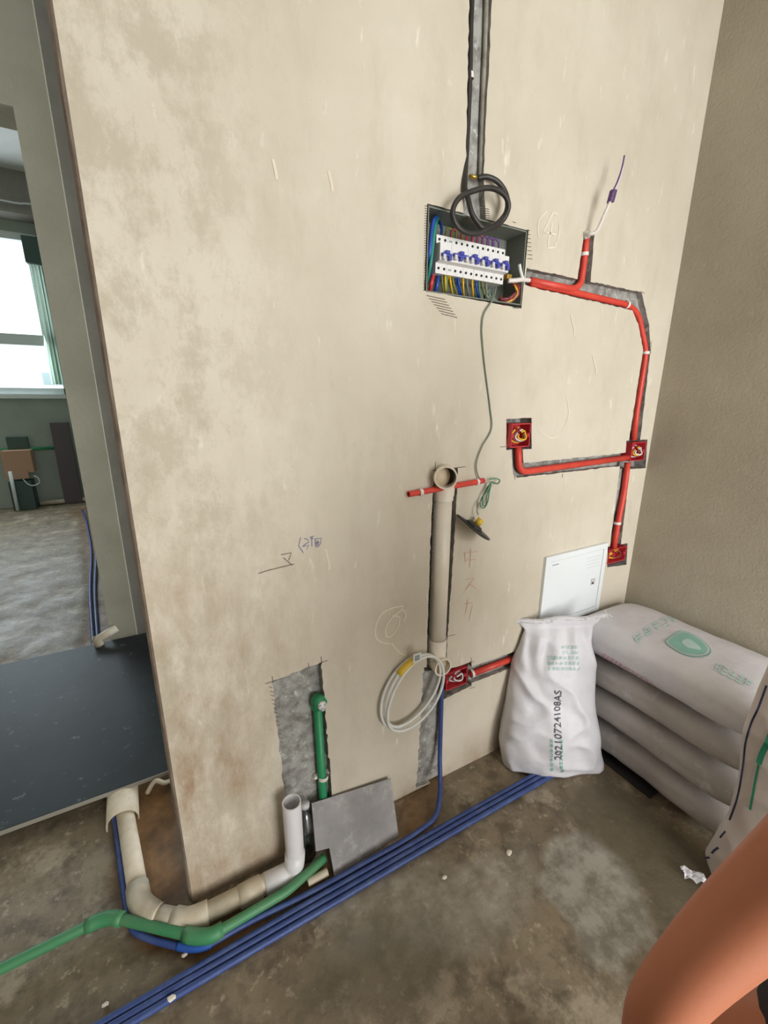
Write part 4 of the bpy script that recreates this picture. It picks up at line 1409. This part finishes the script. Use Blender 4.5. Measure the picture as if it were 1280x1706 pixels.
def bag_find(b_, u, v):
    if not hasattr(b_, 'grid'):
        b_.grid = []
        for i in range(-30, 31):
            for k in range(0, 37):
                th_ = 0.35+(PI+0.35)*k/36
                b_.grid.append((i/31, th_, *project(b_.pt(i/31, th_))))
    a_, t_, *_r = min(b_.grid, key=lambda g: (g[2]-u)**2+(g[3]-v)**2)
    for _ in range(4):
        p0 = project(b_.pt(a_, t_)); pa = project(b_.pt(a_+1e-3, t_)); pt_ = project(b_.pt(a_, t_+1e-3))
        j00, j10 = (pa[0]-p0[0])*1e3, (pa[1]-p0[1])*1e3
        j01, j11 = (pt_[0]-p0[0])*1e3, (pt_[1]-p0[1])*1e3
        det = j00*j11-j01*j10
        if abs(det) < 1e-3: break
        du, dv = u-p0[0], v-p0[1]
        da, dt = (du*j11-dv*j01)/det, (dv*j00-du*j10)/det
        if abs(da) > 0.08 or abs(dt) > 0.25: break
        a_ = max(-0.97, min(0.97, a_+da)); t_ = max(0.3, t_+dt)
    return a_, t_
def print_line(b_, quad, n, m, name, par, seed, prob=1.0):
    '''a line of n worn characters inside the corner pixels quad (start-low, end-low, end-high, start-high)'''
    q_ = [bag_find(b_, *p) for p in quad]
    def f(s_, h_):
        return b_.pt(*[(1-h_)*((1-s_)*q_[0][i]+s_*q_[1][i])+h_*((1-s_)*q_[3][i]+s_*q_[2][i]) for i in (0, 1)], 0.002)
    bm_ = bmesh.new()
    for k in range(n):
        block_glyph(bm_, f, (k+0.1)/n, 0.0, 0.75/n, 1.0, seed+k)
    return obj(name, bm_, m, par)
STK = [(0.012, 0.128, 1.578, -0.335, 'lowest dusty white sack of the stack in the corner, on the floor', 0.01),
       (0.140, 0.126, 1.574, -0.33, 'second sack from the floor in the corner stack, dusty white', -0.008),
       (0.266, 0.126, 1.580, -0.335, 'third sack from the floor in the corner stack, faded pink print along its side', 0.006),
       (0.392, 0.150, 1.566, -0.335, 'topmost white sack of the corner stack with green shield emblem and pink side print', 0.0)]
bags = []
for i, (zb_, hh, xc, yc_, lab, rt) in enumerate(STK):
    th = thing('cement_sack', lab, 'sack', (xc, yc_, zb_), 'sacks stacked flat in the corner')
    lb = LyingBag((xc, yc_, zb_+hh/2), 0.64, 0.385, hh, rt, i*3.7+1)
    obj('sack_body', lb.mesh(), M['bag'] if i == 3 else M['bag_dusty'], th, True)
    bags.append((th, lb))
th, lb = bags[3]
def z9(x, y): return (980+x/4.2667, 1000+y/4.2667)
def top_poly(name, px, m, off):
    pts = [bag_find(lb, *z9(*p)) for p in px]
    cx, cy = sum(p[0] for p in pts)/len(pts), sum(p[1] for p in pts)/len(pts)
    bm = bmesh.new()
    rings = []
    for k in range(1, 7):
        rings.append([bm.verts.new(lb.pt(cx+(x-cx)*k/6, cy+(y-cy)*k/6, off)) for x, y in pts])
    c0 = bm.verts.new(lb.pt(cx, cy, off))
    n = len(pts)
    for i in range(n):
        bm.faces.new((c0, rings[0][i], rings[0][(i+1) % n]))
        for k in range(5):
            bm.faces.new((rings[k][i], rings[k+1][i], rings[k+1][(i+1) % n], rings[k][(i+1) % n]))
    return obj(name, bm, m, th)
def smooth_closed(px, n=4):
    return [(p.x, p.y) for p in crom([Vector((x, y, 0)) for x, y in px], n, True)]
sh = smooth_closed([(545, 300), (590, 255), (650, 220), (720, 232), (800, 275), (870, 345), (865, 385), (810, 405), (720, 400), (640, 370)])
top_poly('emblem_outline', sh, M['ink_green_d'], 0.0020)
cx, cy = 712, 318
def scl(px, k): return [(cx+(x-cx)*k, cy+(y-cy)*k) for x, y in px]
top_poly('emblem_gap', scl(sh, 0.92), M['bag'], 0.0030)
top_poly('emblem_shield', scl(sh, 0.84), M['ink_green_d'], 0.0040)
top_poly('emblem_centre', smooth_closed([(665, 310), (690, 285), (730, 290), (790, 335), (800, 360), (760, 355), (710, 345)]), M['ink_green'], 0.0050)
print_line(lb, [z9(345, 320), z9(640, 160), z9(590, 125), z9(310, 270)], 5, M['ink_green'], 'green_print', th, 50)
print_line(lb, [z9(880, 500), z9(1150, 640), z9(1180, 585), z9(920, 440)], 5, M['ink_green'], 'green_print', th, 70)
print_line(lb, [z9(90, 400), z9(455, 632), z9(470, 592), z9(112, 370)], 12, M['ink_pink'], 'pink_print', th, 90)
th2, lb2 = bags[2]
print_line(lb2, [z9(80, 690), z9(330, 830), z9(340, 790), z9(95, 655)], 7, M['ink_pink2'], 'pink_print', th2, 120)
pk = bx('packing_strip', (1.385, -0.42, 0.0015), (1.70, -0.16, 0.0095), M['dark'])
tag(pk, 'flat dark strip under the corner stack of sacks', 'strip')

# ---- striped sack at the right edge
Or = Vector((1.315, -0.86, 0))
dirv = Vector((Or.x-CAM.x, Or.y-CAM.y, 0)).normalized()
Nr = (-dirv+Vector((0, 0, 0.10))).normalized()
rb = StandingBag(Or, Nr, [], lambda t_: 0.0, 8.4, 0.007)
lft = [(1174, 1459), (1177, 1415), (1198, 1377), (1216, 1349), (1232, 1290), (1240, 1210), (1262, 1150), (1279, 1110), (1290, 1085)]
rws = []
for p in lft:
    c0 = rb.coords(*p)
    rws.append((c0[1], c0[0]))
lo_ = rb.coords(1174, 1500)
rws = [(0.0, lo_[0]+0.005)]+[r for r in rws if r[0] > 0.02]
rb.rows = [(h, l, l+0.40-0.10*(h/rws[-1][0])) for h, l in rws]
rb.thick = lambda t_: 0.06*max(0.05, 1-t_**3)**0.6*(0.75+0.25*min(1, t_/0.15))+0.004
rs_ = thing('striped_sack', 'pinkish white woven sack with black and green stripes beside the corner stack', 'sack', Or)
obj('sack_body', rb.mesh(), M['bag_side'], rs_, True)
def zr(x, y): return (1130+x/4.06, 1080+y/4.06)
def bag_line(name, px, w, m):
    bm_ = bmesh.new()
    pts = [rb.front(*rb.find(*zr(p.x, p.y)), 0.0022) for p in crom([Vector((x, y, 0)) for x, y in px], 10)]
    ribbon(bm_, pts, w, rb.N)
    return obj(name, bm_, m, rs_)
bag_line('black_stripe', [(600, 250), (545, 400), (495, 510), (458, 640), (440, 800), (405, 1000), (350, 1160)], 0.0045, M['ink_blue'])
bag_line('black_stripe', [(322, 1235), (300, 1260), (285, 1280)], 0.004, M['ink_blue'])
bag_line('black_stripe', [(275, 1345), (250, 1362), (228, 1385)], 0.005, M['ink_blue'])
bag_line('black_stripe', [(185, 1418), (215, 1412)], 0.006, M['ink_blue'])
bag_line('green_stripe', [(640, 560), (606, 640), (570, 710), (548, 780)], 0.012, M['ink_greenline'])
bag_line('green_stripe', [(548, 780), (525, 890), (505, 1000), (488, 1090)], 0.005, M['ink_greenline'])
# crumpled plastic scrap at its foot
bm = bmesh.new()
pc_ = PF(1155, 1468, 0.0)
gv = []
for i in range(7):
    rw = []
    for j in range(5):
        x, y = (i-3)/3*0.030, (j-2)/2*0.020
        q_ = pc_+Vector((x*0.6+y*0.5, -x*0.75+y*0.6, 0.014+0.012*noise.noise(Vector((i*0.9, j*1.1, 2)))+0.012*abs(math.sin(i*1.1+j))))
        rw.append(bm.verts.new(q_))
    gv.append(rw)
for i in range(6):
    for j in range(4):
        bm.faces.new((gv[i][j], gv[i+1][j], gv[i+1][j+1], gv[i][j+1]))
sc_ = obj('plastic_scrap', bm, M['bag'])
so = sc_.modifiers.new('thickness', 'SOLIDIFY')
so.thickness = 0.0015
tag(sc_, 'crumpled white scrap of sacking on the floor at the foot of the striped sack', 'scrap')

# ================================================================== slate slab in the doorway
SX0, SX1, SY0, SY1, SZ = -1.5, -0.075, 0.50, 1.54, 0.064
fl_ = PF(0, 1395, SZ); fm = PF(180, 1310, SZ); bkp = PF(235, 1076, SZ)
sy0 = (fl_.y+fm.y)/2
slb = thing('slate_slab', 'large dark blue grey slab laid over the pipes in the doorway', 'slab', (-0.6, (sy0+1.53)/2, 0))
bm = bmesh.new()
box(bm, (-1.5, sy0, SZ-0.014), (-0.070, 1.53, SZ), 0.002)
obj('slab_panel', bm, M['slate'], slb)
bx('slab_front_edge', (-1.5, sy0-0.004, SZ-0.014), (-0.070, sy0, SZ-0.001), M['slate_edge'], slb)
for x in (-1.3, -0.72):
    bx('slab_bearer', (x, sy0+0.06, -0.001), (x+0.09, 1.45, SZ-0.014), M['slate_edge'], slb)

# ================================================================== far room
fe = thing('clear_pipe_elbow', 'small dusty pipe elbow standing against the door jamb beyond the slab', 'pipe', PF(172, 1085, 0.0))
e0 = PF(*((430+20)/2.6667, 780+830/2.6667), 0.02)
e0 = hit(452/2.6667, 780+840/2.6667, (0, 1.50, 0), (0, 1, 0))
e0.z = max(e0.z, 0.0)
e1_ = hit(440/2.6667, 780+745/2.6667, (0, 1.50, 0), (0, 1, 0))
tb('elbow', fillet([(e0.x, 1.50, SZ+0.001), (e0.x-0.004, 1.50, e1_.z-0.02), (e0.x+0.09, 1.52, e1_.z+0.015)], 0.03, 6), 0.022, M['pvc_dirty'], fe, 16)
ring_band('collar', (e0.x-0.002, 1.50, SZ+0.04), (0, 0, 1), 0.0255, 0.02, M['pvc_dirty'], fe)
for k in range(2):
    p = [PF(u+k*8, v, 0.008) for u, v in ((158, 1100), (153, 1040), (150, 980), (152, 920), (147, 885), (142, 862), (137, 850))]
    o = tb('blue_conduit', crom(p, 5), 0.010, M['blue'], None, 10)
    tag(o, ('left', 'right')[k]+' one of two blue conduits on the dark floor strip beyond the doorway', 'conduit', 'blue conduits beyond the doorway')
def far_rect(name, px0, px1, m, depth, parent=None, d0=0.0, bev=0.0):
    A, B = PFAR(*px0), PFAR(*px1)
    return bx(name, (min(A.x, B.x), YF-d0-depth, min(A.z, B.z)), (max(A.x, B.x), YF-d0-0.0015, max(A.z, B.z)), m, parent, bev)
def zf(x, y): return (x/8.533, 680+y/8.533)
A, B = PFAR(*zf(720, 200)), PFAR(*zf(920, 200))
mb = bx('leaning_board', (A.x, YF-0.10, 0.002), (B.x+0.05, YF-0.06, A.z), M['mauve'], None, 0.004)
tag(mb, 'tall dark mauve board standing against the far room wall under the window', 'board')
pn = far_rect('wall_panel', zf(90, 410), zf(430, 570), M['dark_green'], 0.05, None, 0.0, 0.004)
tag(pn, 'small dark panel fixed to the far wall below the window', 'panel')
cbx = thing('cardboard_box', 'tan cardboard carton on the dark stand against the far wall', 'box', PFAR(*zf(300, 960)))
far_rect('carton', zf(60, 590), zf(540, 880), M['card'], 0.16, cbx, 0.03, 0.004)
far_rect('carton_flap', zf(130, 870), zf(470, 960), M['card'], 0.012, cbx, 0.19)
stn = thing('dark_stand', 'dark green metal stand carrying the carton by the far wall', 'stand', PFAR(*zf(300, 1360)))
A, B = PFAR(*zf(160, 900)), PFAR(*zf(560, 1280))
bx('stand_body', (A.x, YF-0.24, 0.002), (B.x, YF-0.04, A.z-0.10), M['dark_green'], stn)
tb('pale_leg', [PFAR(*zf(140, 900), 0.27), Vector((PFAR(*zf(215, 1280), 0.27).x, YF-0.27, 0.012))], 0.018, M['frame_white'], stn, 8)
lw = tb('loose_wire', crom([PFAR(*zf(330, 1010), 0.25), PFAR(*zf(400, 1080), 0.26), PFAR(*zf(480, 1100), 0.26), PFAR(*zf(560, 1060), 0.26), PFAR(*zf(540, 990), 0.26), PFAR(*zf(480, 960), 0.26)], 5), 0.006, M['frame_white'], None, 6)
tag(lw, 'pale loop of wire hanging in front of the dark stand', 'wire')
A, B = PFAR(*zf(-200, 600)), PFAR(*zf(830, 610))
gw = tb('green_wall_pipe', [(A.x, YF-0.02, A.z), (B.x, YF-0.02, A.z)], 0.018, M['green'], None, 10)
tag(gw, 'green pipe running level along the far wall', 'pipe')
wp = tb('white_wall_pipe', [(PFAR(*zf(580, 1290)).x, YF-0.06, 0.035), (PFAR(*zf(1200, 1260)).x+0.3, YF-0.06, 0.035)], 0.03, M['pvc_dirty'], None, 10)
tag(wp, 'pale pipe lying along the foot of the far wall', 'pipe')
# curtain beside the far window
bm = bmesh.new()
prev = None
cu0, cu1 = PFAR(48, 440), PFAR(100, 640)
cxa = PFAR(86, 640, 0.09).x
for i in range(31):
    x = cxa+(wx1-0.01-cxa)*i/30
    y = YF-0.09-0.022*math.sin(i*1.25)
    zt2 = wz1-0.332
    cur = (bm.verts.new((x, y, zt2)), bm.verts.new((x+0.02*math.sin(i), y, wz0+0.12)))
    if prev:
        bm.faces.new((prev[0], cur[0], cur[1], prev[1]))
    prev = cur
cur_o = obj('net_curtain', bm, M['curtain'], None, True)
tag(cur_o, 'pale green net curtain hanging at the right side of the far window', 'curtain')
vl = bx('curtain_valance', (cxa-0.02, YF-0.14, wz1-0.33), (wx1+0.02, YF-0.0005, wz1-0.05), M['dark_green'], None, 0.01)
tag(vl, 'dark green gathered curtain top over the pale net curtain', 'curtain')
A, B = PFAR(0, 333, 0.32), PFAR(60, 341, 0.32)
cw = tb('ceiling_wire', crom([A+Vector((-0.8, 0, 0.02)), A, (A+B)/2+Vector((0, 0, -0.01)), B, B+Vector((0.7, 0, 0.02))], 5), 0.009, M['frame_white'], None, 6)
tag(cw, 'thin pale wire strung along the dark beam above the far window', 'wire')
# house across the street, seen through the lower pane
hs = thing('apartment_building', 'pale apartment building across the street, seen through the far window', 'building', (-3.0, 26, -3))
bx('facade', (-9.0, 26, -3.0), (-2.9, 30, 2.6), M['face'], hs)
for z in (0.1, 1.0, 1.9):
    bx('balcony', (-4.6, 25.2, z-0.2), (-2.9, 26, z), M['face'], hs)
    bx('window', (-4.4, 25.95, z+0.1), (-3.2, 26.0, z+0.65), M['facade_glass'], hs)

# ================================================================== person at the right edge
def build_person():
    root = thing('person', 'person in grey shirt and dark shorts bending, bare arm propped on the knee', 'person', (0.70, -1.05, 0))
    sh_l = Vector((0.60, -0.985, 1.10))
    elb = PD(1092, 1688, 0.42)
    wri = PD(1120, 1990, 0.50)
    J = {}
    V, E_, R_ = [], [], []
    def v(n, p, r):
        J[n] = len(V)
        V.append(Vector(p)); R_.append(r if isinstance(r, tuple) else (r, r))
    def e(a_, b2): E_.append((J[a_], J[b2]))
    v('pelvis', (0.80, -1.16, 0.78), (0.13, 0.12))
    v('waist', (0.77, -1.14, 0.90), (0.125, 0.105))
    v('chest', (0.73, -1.08, 1.04), (0.13, 0.11))
    v('neckb', (0.72, -1.03, 1.17), 0.065)
    v('neck', (0.72, -1.01, 1.23), 0.055)
    v('head1', (0.715, -0.995, 1.29), 0.075)
    v('head2', (0.715, -0.99, 1.37), 0.09)
    v('head3', (0.715, -0.995, 1.43), 0.07)
    for a_, b2 in (('pelvis', 'waist'), ('waist', 'chest'), ('chest', 'neckb'), ('neckb', 'neck'), ('neck', 'head1'), ('head1', 'head2'), ('head2', 'head3')):
        e(a_, b2)
    um = PD(1300, 1478, 0.415)
    v('shl', sh_l, 0.062)
    v('uml', um, 0.041)
    v('um2', PD(1212, 1556, 0.42), 0.037)
    v('um3', PD(1148, 1620, 0.42), 0.032)
    v('ell', elb, 0.029)
    v('fml', PD(1078, 1780, 0.44), 0.028)
    v('wrl', wri, 0.028)
    e('chest', 'shl'); e('shl', 'uml'); e('uml', 'um2'); e('um2', 'um3'); e('um3', 'ell'); e('ell', 'fml'); e('fml', 'wrl')
    knee = Vector((0.50, -0.86, 0.50))
    palm = Vector((knee.x-0.035, knee.y-0.005, knee.z+0.060))
    v('pal', palm, (0.036, 0.022))
    e('wrl', 'pal')
    fd_ = Vector((0.10, 0.03, -0.10)).normalized()
    sd2 = Vector((0.3, 0.9, 0.1)).normalized()
    for k in range(4):
        o_ = palm+sd2*(0.026-0.018*k)
        ln = (0.066, 0.074, 0.070, 0.056)[k]
        v('f%da' % k, o_+fd_*0.03, 0.0095)
        v('f%db' % k, o_+fd_*(0.03+ln*0.5)+Vector((0, 0, 0.006)), 0.009)
        v('f%dc' % k, o_+fd_*(0.03+ln)+Vector((0, 0, -0.01)), 0.0075)
        e('pal', 'f%da' % k); e('f%da' % k, 'f%db' % k); e('f%db' % k, 'f%dc' % k)
    v('tha', palm-sd2*0.040+fd_*0.005, 0.011)
    v('thb', palm-sd2*0.060+fd_*0.035, 0.009)
    e('pal', 'tha'); e('tha', 'thb')
    v('shr', (0.90, -1.10, 1.10), 0.062)
    v('elr', (0.98, -1.22, 0.86), 0.043)
    v('wrr', (0.93, -1.12, 0.64), 0.028)
    v('har', (0.90, -1.06, 0.57), (0.036, 0.02))
    e('chest', 'shr'); e('shr', 'elr'); e('elr', 'wrr'); e('wrr', 'har')
    for nm, kx, ky, hx in (('l', knee.x, knee.y, 0.715), ('r', 0.86, -0.92, 0.87)):
        v('hip'+nm, (hx, -1.13, 0.72), 0.095)
        v('kn'+nm, (kx, ky, knee.z), 0.062)
        v('cal'+nm, (kx+0.06, ky-0.05, 0.34), 0.055)
        v('an'+nm, (kx+0.10, ky-0.12, 0.085), 0.036)
        v('he'+nm, (kx+0.11, ky-0.14, 0.035), 0.034)
        v('to'+nm, (kx+0.05, ky+0.06, 0.026), 0.025)
        e('pelvis', 'hip'+nm); e('hip'+nm, 'kn'+nm); e('kn'+nm, 'cal'+nm); e('cal'+nm, 'an'+nm); e('an'+nm, 'he'+nm); e('he'+nm, 'to'+nm)
    def skin(name, V_, E2, R2, m, rootv, sub=2):
        me = bpy.data.meshes.new(name)
        me.from_pydata(V_, E2, [])
        o = bpy.data.objects.new(name, me)
        COL.objects.link(o)
        s = o.modifiers.new('skin', 'SKIN')
        for i, sv in enumerate(me.skin_vertices[0].data):
            sv.radius = R2[i]
            sv.use_root = (i == rootv)
        s.use_smooth_shade = True
        su = o.modifiers.new('sub', 'SUBSURF')
        su.levels = su.render_levels = sub
        bpy.context.view_layer.update()
        dg = bpy.context.evaluated_depsgraph_get()
        me2 = bpy.data.meshes.new_from_object(o.evaluated_get(dg))
        bpy.data.objects.remove(o)
        me2.materials.clear()
        ob = link(name, me2, m, root, True)
        return ob
    skin('body', V, E_, R_, M['skin'], 0)
    # clothing
    SV = [(0.80, -1.16, 0.74), (0.77, -1.14, 0.90), (0.73, -1.08, 1.05), (0.72, -1.04, 1.15), (0.60, -1.02, 1.115), (0.86, -1.09, 1.115)]
    skin('shirt', [Vector(p) for p in SV], [(0, 1), (1, 2), (2, 3), (2, 4), (2, 5)], [(0.20, 0.185), (0.185, 0.17), (0.19, 0.165), (0.095, 0.095), (0.10, 0.10), (0.10, 0.10)], M['shirt'], 0)
    kk = knee
    HV = [Vector((0.80, -1.16, 0.80)), Vector((0.80, -1.15, 0.73)), Vector((0.70, -1.11, 0.71)), Vector((0.715, -1.13, 0.72)).lerp(kk, 0.70), Vector((0.87, -1.12, 0.71)), Vector((0.87, -1.13, 0.72)).lerp(Vector((0.86, -0.92, 0.50)), 0.55)]
    skin('shorts', HV, [(0, 1), (1, 2), (2, 3), (1, 4), (4, 5)], [(0.15, 0.135), (0.15, 0.135), (0.118, 0.118), (0.098, 0.098), (0.118, 0.118), (0.098, 0.098)], M['shorts'], 0)
    # hair cap
    bm_ = bmesh.new()
    bmesh.ops.create_uvsphere(bm_, u_segments=24, v_segments=16, radius=0.1)
    for vv in list(bm_.verts):
        if vv.co.z < -0.02 and vv.co.y > -0.03:
            bm_.verts.remove(vv)
    for vv in bm_.verts:
        vv.co = Vector((vv.co.x*0.84, vv.co.y*0.90, vv.co.z*0.95))+Vector((0.715, -1.0, 1.385))
    obj('hair', bm_, M['hair'], root, True)
    # face: eyes, nose, mouth, ears
    hc = Vector((0.715, -0.99, 1.36))
    for sx in (-1, 1):
        bm_ = bmesh.new()
        bmesh.ops.create_uvsphere(bm_, u_segments=10, v_segments=8, radius=0.012)
        bmesh.ops.translate(bm_, verts=bm_.verts, vec=hc+Vector((0.030*sx, 0.060, 0.0)))
        obj('eye', bm_, M['dark'], root, True)
        bm_ = bmesh.new()
        bmesh.ops.create_uvsphere(bm_, u_segments=10, v_segments=8, radius=0.024)
        for vv in bm_.verts:
            vv.co = Vector((vv.co.x*0.4, vv.co.y*0.7, vv.co.z*1.2))+hc+Vector((0.074*sx, -0.005, -0.01))
        obj('ear', bm_, M['skin'], root, True)
    tb('nose', [hc+Vector((0, 0.064, 0.005)), hc+Vector((0, 0.086, -0.03))], lambda t_: 0.008+0.006*t_, M['skin'], root, 8)
    tb('mouth', [hc+Vector((-0.022, 0.058, -0.052)), hc+Vector((0, 0.066, -0.052)), hc+Vector((0.022, 0.058, -0.052))], 0.005, M['w_maroon'], root, 6)
    return root
build_person()
